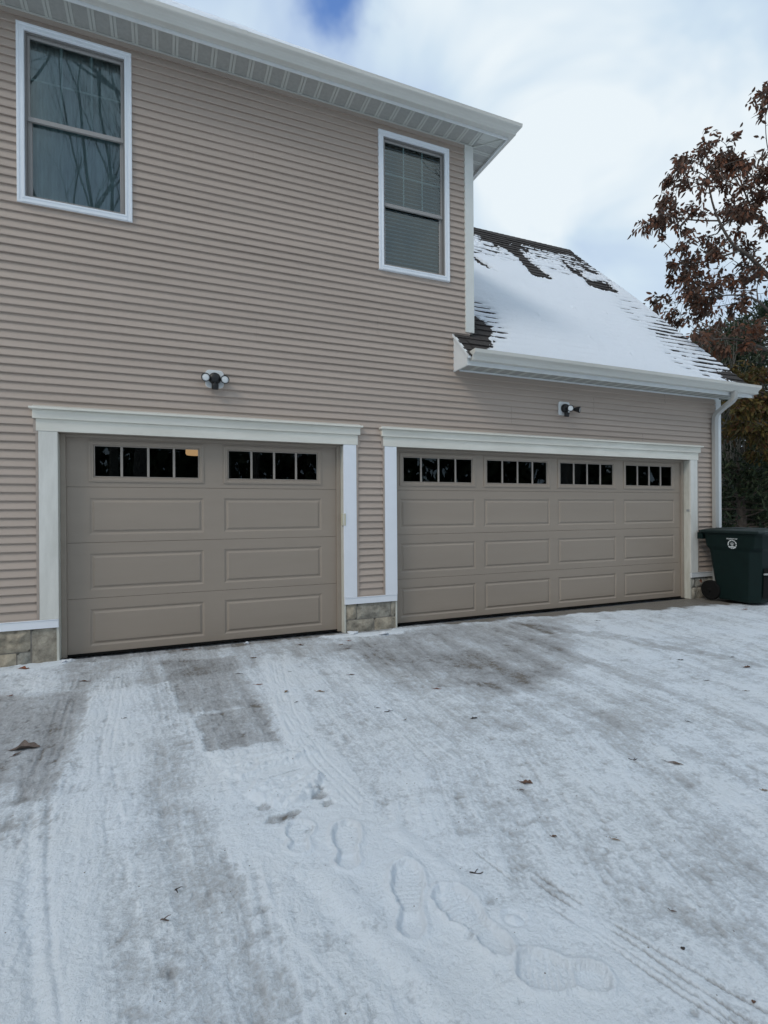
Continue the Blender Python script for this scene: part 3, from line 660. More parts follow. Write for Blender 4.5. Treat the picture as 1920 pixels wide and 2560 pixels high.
# windows
def window(x0, x1, z0, z1, kind):
    ob = bpy.data.objects.new('window', None); COL.objects.link(ob); ob.parent = house; ob.location = ((x0+x1)/2, 0, z0); ob.matrix_parent_inverse = house.matrix_basis.inverted()
    ob['label'] = 'upstairs window with sheer curtain' if kind == 'curtain' else 'upstairs window with lowered slatted blind'
    bpy.context.view_layer.update()
    def wb(mb, name, mt, **k):
        o = mb.build(name, mt, None, **k); o.parent = ob; o.matrix_parent_inverse = ob.matrix_world.inverted(); return o
    def frame(mb, x0, x1, z0, z1, steps):
        for k in range(len(steps)-1):
            (i0, y0), (i1, y1) = steps[k], steps[k+1]
            q0 = [(x0+i0, y0, z0+i0), (x1-i0, y0, z0+i0), (x1-i0, y0, z1-i0), (x0+i0, y0, z1-i0)]
            q1 = [(x0+i1, y1, z0+i1), (x1-i1, y1, z0+i1), (x1-i1, y1, z1-i1), (x0+i1, y1, z1-i1)]
            for i in range(4): j = (i+1) % 4; mb.quad(q0[i], q0[j], q1[j], q1[i])
    mb = MB(); frame(mb, x0, x1, z0, z1, [(0, .0), (.0, -.030), (.004, -.034), (.020, -.034), (.023, -.030), (.040, -.030), (.044, -.034), (.058, -.034), (.062, -.028), (.062, .01)])
    wb(mb, 'window_frame', M_WTRIM)
    mb = MB(); mb.box(x0+.04, x1-.04, -.040, -.030, z0+.004, z0+.022); 
    wb(mb, 'sill', M_WTRIM, bevel=.003)
    mb = MB(); frame(mb, x0+.06, x1-.06, z0+.06, z1-.06, [(0, -.012), (.016, -.012), (.016, .07)]); wb(mb, 'sash_liner', M_LINER)
    a, b_ = x0+.076, x1-.076; c, d = z0+.076, z1-.076; mz = c+(d-c)*.485
    mb = MB(); frame(mb, a, b_, mz-.012, d, [(0, .012), (.016, .010), (.020, .014), (.022, .03)]); wb(mb, 'sash', M_SASH)
    mb = MB(); frame(mb, a, b_, c, mz+.03, [(0, .034), (.026, .034), (.030, .038), (.034, .055)]); mb.box(a+.001, b_-.001, .009, .033, mz-.020, mz+.018); wb(mb, 'sash', M_SASH)
    mb = MB(); mb.quad((a+.02, .026, mz+.02), (b_-.02, .026, mz+.02), (b_-.02, .026, d-.02), (a+.02, .026, d-.02)); wb(mb, 'pane', M_GLASS)
    mb = MB(); mb.quad((a+.03, .050, c+.03), (b_-.03, .050, c+.03), (b_-.03, .050, mz), (a+.03, .050, mz)); wb(mb, 'pane', M_GLASS)
    mb = MB()
    for k in (1, 2): xx = a+.02+(b_-a-.04)*k/3; mb.box(xx-.008, xx+.008, .029, .033, mz+.02, d-.021)
    zz = (mz+.02+d-.02)/2; mb.box(a+.021, b_-.021, .0295, .0325, zz-.008, zz+.008); wb(mb, 'grille', mat('grille_white', (.45,.52,.52), .5))
    if kind == 'curtain':
        mb = MB(); n = 160; r = random.Random(4); top = []
        for i in range(n+1):
            u = i/n; x = a-.02+(b_-a+.04)*u
            yy = .125+.007*math.sin(u*47+1.5*math.sin(u*9))+.004*math.sin(u*113)
            top.append((x, yy))
        for i in range(n):
            (xa, ya), (xb, yb) = top[i], top[i+1]
            mb.quad((xa, ya, c-.02), (xb, yb, c-.02), (xb, yb*.9+.014, d+.15), (xa, ya*.9+.014, d+.15))
        wb(mb, 'curtain', mat('sheer_curtain', (.36,.42,.43), .9, .22, 5, stretch=(6,1,.6)), smooth=True)
    else:
        mb = MB(); zz = c
        while zz < d:
            mb.quad((a-.01, .085, zz), (b_+.01, .085, zz), (b_+.01, .112, zz+.030), (a-.01, .112, zz+.030)); mb.quad((a-.01, .087, zz-.002), (a-.01, .114, zz+.028), (b_+.01, .114, zz+.028), (b_+.01, .087, zz-.002)); zz += .046
        wb(mb, 'blind', mat('blind_slats', (.34,.44,.50), .6, .06, 4))
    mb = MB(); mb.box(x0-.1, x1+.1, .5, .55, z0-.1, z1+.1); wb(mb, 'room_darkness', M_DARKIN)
window(-.298, .633, 4.133, 5.750, 'curtain'); window(3.188, 4.113, 4.123, 5.733, 'blind')

# corner posts
def post(x0, x1, z0, z1, mt):
    mb = MB(); mb.box(x0, x1, -.026, -.001, z0, z1); mb.box(x1-.024, x1+.0, -.0005, .11, z0, z1); mb.box(x0-.004, x0-.0003, -.016, -.001, z0, z1); hb(mb, 'corner_post', mt, bevel=.003)
post(4.335, 4.455, 3.545, 5.852, M_POST); post(8.845, 8.955, .39, 3.06, M_TRIM)

# soffits: recessed vented panels between plain ribs
def soffit_run(mb, mb2, x0, x1, yf, yb, z, pitch=.178):
    x = x0
    while x < x1:
        a = x; b_ = min(x+pitch, x1)
        # ribs, darker fluted fields between them
        mb.box(a, min(a+.024, b_), yf, yb, z, z+.012)
        if a+.031 < b_: mb.box(a+.031, min(a+.055, b_), yf, yb, z, z+.012)
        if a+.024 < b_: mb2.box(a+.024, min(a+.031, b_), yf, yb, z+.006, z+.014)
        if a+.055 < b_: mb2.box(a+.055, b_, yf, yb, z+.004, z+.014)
        x += pitch
ZS = 5.856
s1 = MB(); s2 = MB(); soffit_run(s1, s2, XL-.3, XU+.05, -.298, -.02, ZS)
hb(s1, 'soffit', M_SOFFIT); hb(s2, 'soffit', M_SOFFIT2)
s1 = MB(); s2 = MB()      # right return of the hip soffit: ribs run toward +X
y = -.16
while y < DEP:
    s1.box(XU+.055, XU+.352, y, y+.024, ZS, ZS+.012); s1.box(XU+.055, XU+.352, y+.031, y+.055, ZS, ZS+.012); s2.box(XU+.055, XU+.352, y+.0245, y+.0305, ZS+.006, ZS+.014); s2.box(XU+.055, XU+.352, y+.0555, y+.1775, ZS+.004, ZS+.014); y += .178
hb(s1, 'soffit', M_SOFFIT); hb(s2, 'soffit', M_SOFFIT2)
mb = MB(); mb.box(XU+.051, XU+.352, -.298, -.162, ZS+.002, ZS+.014); 
mb.tube([(XU+.05, -.0, ZS-.003), (XU+.345, -.295, ZS-.003)], .010, 4); mb.box(XL-.3, XU+.352, -.302, -.280, ZS-.010, ZS-.001); hb(mb, 'soffit_trim', M_SOFFIT)
mb = MB(); mb.box(XL-.3, XU+.0, -.034, -.020, ZS-.012, ZS-.001); hb(mb, 'soffit_channel', M_SOFFIT)
mb = MB(); mb.box(XL, XU-.07, -.022, -.019, ZS-.055, ZS-.012); hb(mb, 'frieze_strip', M_JCH)
mb = MB(); mb.box(XL-.3, XU+.355, -.312, -.3005, ZS-.028, ZS+.14); mb.box(XU+.3535, XU+.365, -.312, DEP+.3, ZS-.028, ZS+.14); hb(mb, 'fascia', M_TRIM)

KP = [(0,.115),(0,0),(.060,0),(.066,.004),(.068,.026),(.074,.046),(.092,.062),(.112,.072),(.121,.082),(.122,.106),(.124,.118),(.118,.120),(.112,.114),(.108,.090),(.070,.040),(.06,.008),(.008,.008),(.006,.115)]
def gutter_path(path, z0, outs, name='gutter', caps=True):
    # path points with outward offset directions (mitred)
    mb = MB(); rows = []
    for (px_, py_), (ox, oy) in zip(path, outs):
        rows.append([(px_+ox*o_, py_+oy*o_, z0+h_) for o_, h_ in KP])
    for k in range(len(rows)-1):
        for i in range(len(KP)):
            j = (i+1) % len(KP); mb.quad(rows[k][i], rows[k+1][i], rows[k+1][j], rows[k][j])
    if caps:
        for rw in (rows[0], rows[-1]):
            mb.poly([(v[0], v[1], v[2]) for v in rw[:12]])
    return hb(mb, name, M_GUTTER)
gutter_path([(XL-.3, -.313), (XU+.366, -.313), (XU+.366, DEP+.3)], ZS+.002, [(0,-1), (1,-1), (1,0)])

for sx0, sy0, sz0 in ((1.62, -.313, ZS+.002), (-1.9, -.313, ZS+.002), (6.55, -.313, 3.075+.022)):
    mb = MB(); o_ = [(a+(.002 if a > .05 else 0), b_-(.002 if b_ < .03 else 0)) for a, b_ in KP[1:12]]
    for k in range(len(o_)-1): mb.quad((sx0, sy0-o_[k][0], sz0+o_[k][1]), (sx0+.05, sy0-o_[k][0], sz0+o_[k][1]), (sx0+.05, sy0-o_[k+1][0], sz0+o_[k+1][1]), (sx0, sy0-o_[k+1][0], sz0+o_[k+1][1]))
    hb(mb, 'gutter_seam', M_GUTTER)
# upper hip roof and its snow
def tri_roof(mb, ox, oy, zz, k, th=0):
    xr = XU+.40+ox; xl = XL-.35-ox; yf = -.36-oy; yb = DEP+.36+oy; hw = (yb-yf)/2; top = zz+hw*k
    a, b_, c, d = (xl,yf,zz),(xr,yf,zz),(xr,yb,zz),(xl,yb,zz); r1 = (xl+hw, yf+hw, top); r2 = (xr-hw, yf+hw, top)
    mb.poly([a,b_,r2,r1]); mb.poly([b_,c,r2]); mb.poly([c,d,r1,r2]); mb.poly([d,a,r1])
M_SHINGLE = mat('shingle', (.040,.034,.031), .95, .45, 35, .5, 120)
mb = MB(); tri_roof(mb, 0, 0, ZS+.105, .93); hb(mb, 'roof', M_SHINGLE)

# snow on roofs
M_SNOW = bpy.data.materials.new('snow'); M_SNOW.use_nodes = True; t = M_SNOW.node_tree; b = t.nodes['Principled BSDF']
b.inputs['Base Color'].default_value = (.84,.89,.95,1); b.inputs['Roughness'].default_value = .7; b.inputs['Specular IOR Level'].default_value = .3
tcn = t.nodes.new('ShaderNodeTexCoord'); nb2 = nn('ShaderNodeTexNoise', Scale=50, Detail=6, Roughness=.8); lk(tcn.outputs['Object'], nb2.inputs[0])
b1 = t.nodes.new('ShaderNodeBump'); b1.inputs['Strength'].default_value = .9; b1.inputs['Distance'].default_value = .02; lk(nb2.outputs[0], b1.inputs['Height']); lk(b1.outputs[0], b.inputs['Normal'])

ux = np.arange(XL-.3, XU+.42, .05); us = np.arange(0, 3.95, .05); UX, US = np.meshgrid(ux, us)
h = .035+.02*fbm(UX, US, 2, 4, 60)+.012*fbm(UX, US, 8, 3, 61)
h = np.where(fbm(UX, US, 3, 3, 66) > .22, -.02, h)
lim = np.minimum(XU+.40-UX, UX-(XL-.35))      # the hip cuts the sheet
S2 = np.minimum(US, np.maximum(lim, 0)); h = np.where(US > lim+.02, -.01, h)*1.0
P = np.stack([UX, -.36+S2-h*.68, ZS+.105+S2*.93+h*.73], -1)
o = grid_obj('roof_snow', P, len(ux), len(us), M_SNOW)
tag(o, 'thin white snow along the edge of the high roof above the long gutter', 'snow', kind='stuff')

# lower gable roof: real shingle courses
XA, XB = 4.16, 9.30; YE, YR = -.36, 3.65
mb = MB(); ex = .105; y = YE; rr_ = random.Random(5); k = 0
while y < YR:
    y1 = min(y+ex, YR); x = XA-rr_.random()*.3
    while x < XB:
        wx = .16+rr_.random()*.16; a, b_ = max(x, XA), min(x+wx, XB)
        if b_ > a+.01:
            th = .012+rr_.random()*.010; dn = rr_.random()*.012*(k > 0)
            zt = ROOF_C+y1+.004; 
            n_ = (-.7071, .7071)
            A0 = (a+.002, y-dn+n_[0]*th, ROOF_C+y-dn+n_[1]*th); B0 = (b_-.002, y-dn+n_[0]*th, ROOF_C+y-dn+n_[1]*th)
            mb.quad(A0, B0, (b_-.002, y1+.01, ROOF_C+y1+.01), (a+.002, y1+.01, ROOF_C+y1+.01))
            mb.quad((a+.002, y-dn, ROOF_C+y-dn), (b_-.002, y-dn, ROOF_C+y-dn), B0, A0)
        x += wx
    y += ex; k += 1
# deck, ridge and rear slope
mb.poly([(XA, YE, ROOF_C+YE-.002), (XB, YE, ROOF_C+YE-.002), (XB, YR, ROOF_C+YR-.002), (XA, YR, ROOF_C+YR-.002)])
mb.poly([(XA, YR, ROOF_C+YR), (XB, YR, ROOF_C+YR), (XB, 2*YR-YE, ROOF_C+YE), (XA, 2*YR-YE, ROOF_C+YE)])
x = XA
while x < XB:
    a, b_ = x, min(x+.155, XB); zt = ROOF_C+YR
    mb.quad((a, YR-.13, zt-.13+.012), (b_, YR-.13, zt-.13+.018), (b_, YR, zt+.024), (a, YR, zt+.018)); mb.quad((a, YR, zt+.018), (b_, YR, zt+.024), (b_, YR+.13, zt-.13+.018), (a, YR+.13, zt-.13+.012)); x += .14
hb(mb, 'roof', M_SHINGLE)
# snow sheet on it
def shapex(pts): return [roof_at(a, b_) for a, b_ in pts]
def zz3(*pts): return [roof_at(1120+a/2.074, 560+b_/2.074) for a, b_ in pts]
sx = np.arange(XA+.05, XB+.03, .0155); sy = np.arange(YE-.02, YR-.02, .0155); SX, SY = np.meshgrid(sx, sy)
F1 = fbm(SX, SY, 4, 4, 70); F2 = fbm(SX, SY, 16, 3, 71, .6); F3 = fbm(SX*.35, SY, 14, 3, 73, .6); F4 = fbm(SX*.3, SY, 2.5, 3, 75)
h = .036+.016*fbm(SX, SY, 1.4, 3, 69)+.010*F1+.007*F2+.006*fbm(SX*.25, SY, 9, 3, 81)
F5 = fbm(SX, SY, 38, 2, 79); wj = .14*F1+.14*F2+.10*F3+.10*F5
def bare(pts, amt, soft=.07):
    global h
    h = h-amt*sstep(-soft, soft, poly_sd(SX, SY, zz3(*pts))+wj)
# thin near the ridge and streaked
top = sstep(2.0, 3.2, SY+.25*F1); h = h-top*(.014+.07*np.clip(F3*3, 0, 1)+.05*np.clip(F2*3, 0, 1)+.030*sstep(.6, .85, ((SY-YE) % .105)/.105)*np.clip(.9+3*F4+2.5*F3, 0, 1.8))
h = h-.05*sstep(YR-.42, YR-.04, SY+1.3*wj+.3*F4)
bare([(120,20),(250,55),(400,90),(650,140),(650,165),(540,150),(380,110),(250,120),(130,55)], .05)
bare([(250,80),(345,120),(420,190),(500,262),(540,290),(440,272),(380,200),(310,140),(240,110)], .08, .06)
bare([(125,170),(225,225),(222,242),(170,222),(125,195)], .08, .05)
bare([(590,195),(650,235),(720,285),(800,305),(885,350),(880,364),(790,345),(730,330),(690,285),(630,250)], .09, .05)
bare([(690,215),(770,258),(770,270),(720,250)], .06, .05)
bare([(790,285),(830,310),(870,345),(820,325)], .05, .04)
bare([(120,470),(180,510),(222,570),(215,680),(60,700),(-60,620),(-40,440),(60,440)], .10, .05)
ph = ((SY-YE) % ex)/ex
stripe = np.maximum(sstep(.60, .84, ph), 1-sstep(.0, .10, ph))
def courses_show(pts, soft, amt, base):
    global h
    k = sstep(-soft, soft, poly_sd(SX, SY, zz3(*pts))+.5*wj)
    h = h-k*(base+amt*stripe*np.clip(.55+3.4*F4+2.6*F3+2.0*F1, 0, 1.6))
courses_show([(60,360),(150,400),(270,500),(310,600),(230,680),(60,700)], .10, .030, .014)
courses_show([(1060,500),(1180,520),(1660,870),(1450,830),(1230,760),(1080,640)], .25, .034, .018)
courses_show([(840,360),(1000,430),(1180,540),(1130,650),(1040,580),(900,470)], .25, .022, .012)
bare([(1400,770),(1480,770),(1660,880),(1440,815)], .03, .05)
# the courses below telegraph through thin snow
thin = 1-sstep(.012, .040, h)
crs = .013*(1-ph)
for a_, b_, s_ in [(460,480,.05),(645,445,.04),(812,468,.03),(730,600,.035),(930,685,.035),(480,512,.02)]:
    qx, qy = zz3((a_, b_))[0]; h = h+.022*np.exp(-((SX-qx)**2+(SY-qy)**2)/(s_*.6)**2)
h = np.where(h > .0, np.maximum(h, 0), h)
surf = np.where(h > 0, h+crs*(thin*.8+.15)-.010*thin*sstep(.86, .97, ph), h)
surf = np.clip(surf, -.02, .09)
edge = np.minimum(1, (SY-(YE-.02))/.05); surf = surf*np.clip(edge, 0, 1)
surf = np.where(XB-SX < .02, -.015, surf)
P = np.stack([SX, SY-.7071*surf, ROOF_C+SY+.7071*surf], -1)
o = grid_obj('roof_snow', P, len(sx), len(sy), M_SNOW)
tag(o, 'broad sheet of snow on the lower garage roof with dark bare shingle streaks', 'snow', kind='stuff')

# lower eave: fascia, soffit, gutter, boxed end
ZL = 3.075
s1 = MB(); s2 = MB(); soffit_run(s1, s2, 4.19, 9.24, -.298, -.002, ZL)
hb(s1, 'soffit', M_SOFFIT); hb(s2, 'soffit', M_SOFFIT2)
s2 = MB(); mb = MB(); mb.box(4.19, 9.25, -.312, -.3005, ZL-.026, ZL+.10); mb.box(4.19, 9.25, -.300, -.282, ZL-.010, ZL-.001); mb.box(4.24, XR, -.030, -.014, ZL-.020, ZL-.001); hb(mb, 'fascia', M_TRIM)
mb = MB()
pr = [(-.000, ZL-.03), (-.318, ZL-.03), (-.318, ROOF_C-.335), (-.0, ROOF_C-.012)]
mb.poly([(4.165, a, b_) for a, b_ in pr]); mb.poly([(4.188, a, b_) for a, b_ in pr][::-1])
for i in range(4): j = (i+1) % 4; mb.quad((4.165, *pr[i]), (4.188, *pr[i]), (4.188, *pr[j]), (4.165, *pr[j]))
hb(mb, 'eave_end_box', M_TRIM)
mb = MB(); mb.poly([(4.150, -.365, ROOF_C-.385), (4.150, .0, ROOF_C-.02), (4.150, .0, ROOF_C+.012), (4.150, -.365, ROOF_C-.353)]); mb.quad((4.150, -.365, ROOF_C-.353), (4.150, 0, ROOF_C+.012), (4.185, 0, ROOF_C+.012), (4.185, -.365, ROOF_C-.353)); mb.quad((4.150, -.365, ROOF_C-.385), (4.150, -.365, ROOF_C-.353), (4.185, -.365, ROOF_C-.353), (4.185, -.365, ROOF_C-.385))
hb(mb, 'rake_trim', M_TRIM)
mb = MB()       # right rake board and soffit
mb.poly([(9.29, -.31, ZL-.03), (9.29, -.31, ROOF_C-.33), (9.29, 3.65, ROOF_C+3.63), (9.29, 3.65, ROOF_C+3.45), (9.29, .0, ZL-.03+.15)])
mb.poly([(8.96, -.31, ZL+.012), (9.288, -.31, ZL+.012), (9.288, 3.65, ROOF_C+3.46), (8.96, 3.65, ROOF_C+3.46)]); hb(mb, 'rake_board', M_TRIM)
gutter_path([(4.205, -.313), (9.29, -.313)], ZL+.022, [(0,-1), (0,-1)])
# downspout
def rect_tube(mb, pts, wx, wy):
    n0 = len(mb.v)
    for i, p in enumerate(pts):
        p = Vector(p); a = Vector(pts[max(i-1, 0)]); b_ = Vector(pts[min(i+1, len(pts)-1)]); t_ = (b_-a).normalized()
        sx_ = Vector((1, 0, 0)); 
        ny_ = t_.cross(Vector((0, 1, 0))); ny_ = ny_.normalized() if ny_.length > .2 else Vector((1, 0, 0)); nz_ = t_.cross(ny_).normalized()
        for u, v in ((-1,-1),(-.6,-1.12),(.6,-1.12),(1,-1),(1,1),(.6,1.12),(-.6,1.12),(-1,1)): mb.v.append(tuple(p+ny_*(u*wx)+nz_*(v*wy)))
    for i in range(len(pts)-1):
        for k in range(8): a = n0+i*8+k; b_ = n0+i*8+(k+1) % 8; mb.f.append((a, b_, b_+8, a+8)); mb.mi.append(0)
def smooth_path(P_, n=6):
    out_ = []
    P_ = [Vector(p) for p in P_]
    for i in range(len(P_)-1):
        p0 = P_[max(i-1, 0)]; p1 = P_[i]; p2 = P_[i+1]; p3 = P_[min(i+2, len(P_)-1)]
        for k in range(n):
            t_ = k/n; out_.append(.5*((2*p1)+(p2-p0)*t_+(2*p0-5*p1+4*p2-p3)*t_**2+(3*p1-p0-3*p2+p3)*t_**3))
    out_.append(P_[-1]); return out_
mb = MB()
pth = smooth_path([(8.765, -.365, ZL+.03), (8.765, -.365, ZL-.03), (8.765, -.34, ZL-.10), (8.76, -.20, ZL-.19), (8.76, -.085, ZL-.28), (8.76, -.065, ZL-.40)], 5)+[Vector((8.76, -.065, 1.6)), Vector((8.76, -.065, .12)), Vector((8.76, -.12, .06))]
rect_tube(mb, pth, .038, .028); hb(mb, 'downspout', M_DOWN, smooth=False)

# ------------------------------------------------------------------ flood lights
def floodlight(x, z, s, label, heads, plate_round):
    root = empty('floodlight', (x, -.012, z), label, 'outdoor light', 'security lights on the siding')
    bpy.context.view_layer.update()
    def fb(mb, name, mt, par=root, **k):
        o = mb.build(name, mt, None, **k); o.parent = par
        inv = Matrix.Translation(-Vector((x, -.012, z))); o.matrix_parent_inverse = inv if par is root else Matrix(); return o
    # plate: rounded-corner square
    R_ = .090*s; c = plate_round*s; pts = []
    for cx, cz, a0 in ((R_-c, R_-c, 0), (-R_+c, R_-c, 90), (-R_+c, -R_+c, 180), (R_-c, -R_+c, 270)):
        for k in range(5): a = math.radians(a0+k*22.5); pts.append((cx+c*math.cos(a), cz+c*math.sin(a)))
    mb = MB(); n = len(pts)
    mb.v += [(x+a, -.014, z+b_) for a, b_ in pts]+[(x+a, -.036, z+b_) for a, b_ in pts]
    mb.f += [tuple(range(n, 2*n))]+[(i, (i+1) % n, n+(i+1) % n, n+i) for i in range(n)]; mb.mi += [0]*(n+1)
    fb(mb, 'mounting_plate', M_LENS, bevel=.002)
    Mx = Matrix.Translation((x, -.036, z)) @ Matrix.Rotation(math.radians(90), 4, 'X')
    mb = MB(); mb.lathe([(.058*s,0),(.060*s,.010),(.058*s,.030),(.050*s,.048),(.030*s,.058),(.006*s,.060)], Mx, 28); body = fb(mb, 'body', M_BLACK, smooth=True)
    for (ox, oy, oz), dr in heads:
        c_ = Vector((x+ox*s, -.036+oy*s, z+oz*s)); dv = Vector(dr).normalized()
        Mh = Matrix.Translation(c_) @ dv.to_track_quat('Z', 'Y').to_matrix().to_4x4()
        mb = MB(); mb.lathe([(.012*s,-.062*s),(.020*s,-.055*s),(.026*s,-.035*s),(.034*s,-.010*s),(.041*s,.018*s),(.043*s,.030*s),(.0385*s,.030*s),(.037*s,.022*s)], Mh, 24)
        st = c_-dv*.055*s; mid_ = Vector((x+(ox*.45)*s, -.07*s-.01, z+oz*.5*s)); mb.tube([mid_, (mid_+st)/2, st], .010*s, 8)
        hd = fb(mb, 'lamp_head', M_BLACK, smooth=True)
        mb = MB(); mb.lathe([(.037*s,.0225*s),(.031*s,.027*s),(.010*s,.029*s)], Mh, 24)
        ln = mb.build('lens', M_LENS, None, smooth=True); ln.parent = hd; ln.matrix_parent_inverse = Matrix.Translation(-Vector((x, -.012, z))) @ Matrix.Identity(4)
        ln.matrix_parent_inverse = (root.matrix_world @ hd.matrix_parent_inverse).inverted()
    mb = MB(); c_ = Vector((x, -.085*s, z-.082*s))
    mb.tube([(x, -.06*s, z-.045*s), c_+Vector((0, 0, .02*s))], .016*s, 10)
    Ms = Matrix.Translation(c_) @ Matrix.Rotation(math.radians(12), 4, 'X')
    mb.lathe([(.031*s,.022*s),(.034*s,.014*s),(.033*s,-.030*s),(.026*s,-.036*s)], Ms, 20); fb(mb, 'motion_sensor', M_BLACK, smooth=True)
    return root
floodlight(1.375, 2.697, 1.0, 'black two headed security light on an octagonal white plate above the single garage door', [((-.089,-.040,-.004), (-.05,-1,-.05)), ((.092,-.040,-.012), (.1,-1,-.03))], .042)
floodlight(5.845, 2.705, 1.0, 'black security light above the double garage door, one head turned sideways', [((-.010,-.115,-.02), (-.35,-1,-.10)), ((.175,-.060,-.012), (.62,-.75,-.14))], .020)

# ------------------------------------------------------------------ wheeled bin
BX, BY = 8.64, -.58
binr = empty('wheeled_bin', (BX, BY, 0), 'dark green wheeled rubbish bin with white round emblem standing by the house corner', 'rubbish bin')
bpy.context.view_layer.update()
binv = Matrix.Translation(-Vector((BX, BY, 0)))
def bb(mb, name, mt, par=None, **k):
    o = mb.build(name, mt, None, **k); o.parent = par or binr; o.matrix_parent_inverse = binv if par is None else (binr.matrix_world @ par.matrix_parent_inverse).inverted(); return o
def octo(hx, fy, by_, ch, z_):       # half width, front (-), back (+), chamfer
    return [(BX-hx+ch, BY-fy, z_), (BX+hx-ch, BY-fy, z_), (BX+hx, BY-fy+ch, z_), (BX+hx, BY+by_-ch*.6, z_), (BX+hx-ch*.6, BY+by_, z_), (BX-hx+ch*.6, BY+by_, z_), (BX-hx, BY+by_-ch*.6, z_), (BX-hx, BY-fy+ch, z_)]
secs = [octo(.235,.300,.27,.10,.03), octo(.238,.305,.28,.10,.06), octo(.262,.335,.345,.10,.52), octo(.272,.345,.375,.10,.745), octo(.290,.385,.40,.07,.80), octo(.300,.395,.42,.06,.97), octo(.315,.415,.43,.05,.985), octo(.315,.415,.43,.05,1.005)]
mb = MB()
for s_ in secs: mb.v += s_
for k in range(len(secs)-1):
    for i in range(8): j = (i+1) % 8; mb.f.append((k*8+i, k*8+j, k*8+8+j, k*8+8+i)); mb.mi.append(0)
mb.f.append(tuple(range(8))[::-1]); mb.mi.append(0)
# front catch pocket surround
bb(mb, 'body', M_BIN, bevel=.012)
mb = MB(); fy = BY-.322
mb.poly([(BX-.12, fy-.004, .10), (BX+.12, fy-.004, .10), (BX+.13, fy-.026, .52), (BX-.13, fy-.026, .52)]); bb(mb, 'front_recess_shade', M_RUBBER)  # flat near-black sheet on the body stands in for the pocket's shade
mb = MB(); mb.tube([(BX-.14, fy-.035, .44), (BX+.14, fy-.035, .44)], .014, 10); bb(mb, 'catch_bar', M_GREYBAR, smooth=True)
# lid with raised ribs and front lip
mb = MB(); LS = [octo(.335,.455,.46,.05,1.000), octo(.338,.460,.465,.05,1.030), octo(.320,.445,.45,.06,1.042), octo(.26,.38,.38,.08,1.062)]
for s_ in LS: mb.v += s_
for k in range(3):
    for i in range(8): j = (i+1) % 8; mb.f.append((k*8+i, k*8+j, k*8+8+j, k*8+8+i)); mb.mi.append(0)
mb.f.append(tuple(24+i for i in range(8))); mb.mi.append(0); mb.f.append(tuple(range(8))[::-1]); mb.mi.append(0)
lid = bb(mb, 'lid', M_BINL, bevel=.008)
mb = MB()
for k in range(4): xx = BX-.18+k*.12; mb.tube([(xx, BY-.32, 1.060), (xx, BY+.30, 1.060)], .012, 8)
bb(mb, 'lid_ribs', M_BINL, par=lid, smooth=True)
mb = MB(); mb.box(BX-.16, BX+.16, BY-.500, BY-.455, 1.000, 1.045); bb(mb, 'lid_grip', M_BINL, par=lid, bevel=.012)
mb = MB(); mb.tube([(BX-.24, BY+.46, .955), (BX-.24, BY+.515, 1.02), (BX+.24, BY+.515, 1.02), (BX+.24, BY+.46, .955)], .016, 10); bb(mb, 'handle', M_BIN, smooth=True)
for a_, c_ in ((BX-.318, BX-.22), (BX+.22, BX+.318)):
    mb = MB(); mb.box(a_, c_, BY+.42, BY+.50, .90, 1.0); bb(mb, 'handle_bracket', M_BIN, bevel=.01)
for sx_ in (-1, 1):
    Mw = Matrix.Translation((BX+sx_*.245, BY+.335, .145)) @ Matrix.Rotation(math.radians(90*sx_), 4, 'Y')
    mb = MB(); mb.lathe([(.05,-.03),(.135,-.03),(.145,-.018),(.145,.018),(.135,.03),(.05,.03)], Mw, 32); wl = bb(mb, 'wheel', M_RUBBER, smooth=False)
    mb = MB(); mb.lathe([(.09,.031),(.03,.036),(.02,.05)], Mw, 24); bb(mb, 'wheel_hub', M_RUBBER, par=wl)
mb = MB(); mb.tube([(BX-.25, BY+.335, .145), (BX+.25, BY+.335, .145)], .012, 8); bb(mb, 'axle', M_GREYBAR)
# emblem on the left side: ring of lettering, leaf sprout, bar, caption
EX = BX-.305; ec = Vector((EX, BY-.02, .842))
def epos(u, v, lift=.004):           # u along -Y (reads left to right from the left side), v up; follows the flare of the side
    zz = ec.z+v; xx = BX-(.290+(.010)*(zz-.80)/.17 if zz > .80 else .272+.018*(zz-.745)/.055)
    return (xx-lift, ec.y-u, zz)
mb = MB()
def strip(pts, w_):
    for i in range(len(pts)-1):
        (a, b_), (c, d) = pts[i], pts[i+1]; dx, dy = c-a, d-b_; l = math.hypot(dx, dy) or 1; nx_, ny_ = -dy/l*w_/2, dx/l*w_/2
        mb.poly([epos(a-nx_, b_-ny_), epos(c-nx_, d-ny_), epos(c+nx_, d+ny_), epos(a+nx_, b_+ny_)])
R0 = .058
for a0, a1 in [(100,128),(134,196),(203,238),(244,266),(272,292),(298,330),(336,356),(4,40),(46,72),(76,94)]:
    n = max(2, int((a1-a0)/6)); strip([(R0*math.cos(math.radians(a0+(a1-a0)*k/n)), R0*math.sin(math.radians(a0+(a1-a0)*k/n))) for k in range(n+1)], .013)
def petal(ang_, ln_, wd_, base=(0, -.012)):
    pts = []
    for k in range(13):
        t_ = k/12*2*math.pi; u = ln_/2*(1-math.cos(t_)); v = wd_*math.sin(t_)*(.6+.4*math.sin(t_/2))
        ca_, sa_ = math.cos(ang_), math.sin(ang_); pts.append((base[0]+u*ca_-v*sa_, base[1]+u*sa_+v*ca_))
    strip(pts, .004)
petal(math.radians(90), .042, .009); petal(math.radians(50), .038, .009); petal(math.radians(130), .038, .009); 
strip([(0,-.012),(0,-.024)], .005); strip([(-.018,-.020),(0,-.025),(.018,-.020)], .004)
strip([(-.040,-.034),(.040,-.034)], .010); strip([(-.022,-.042),(.022,-.042)], .005)
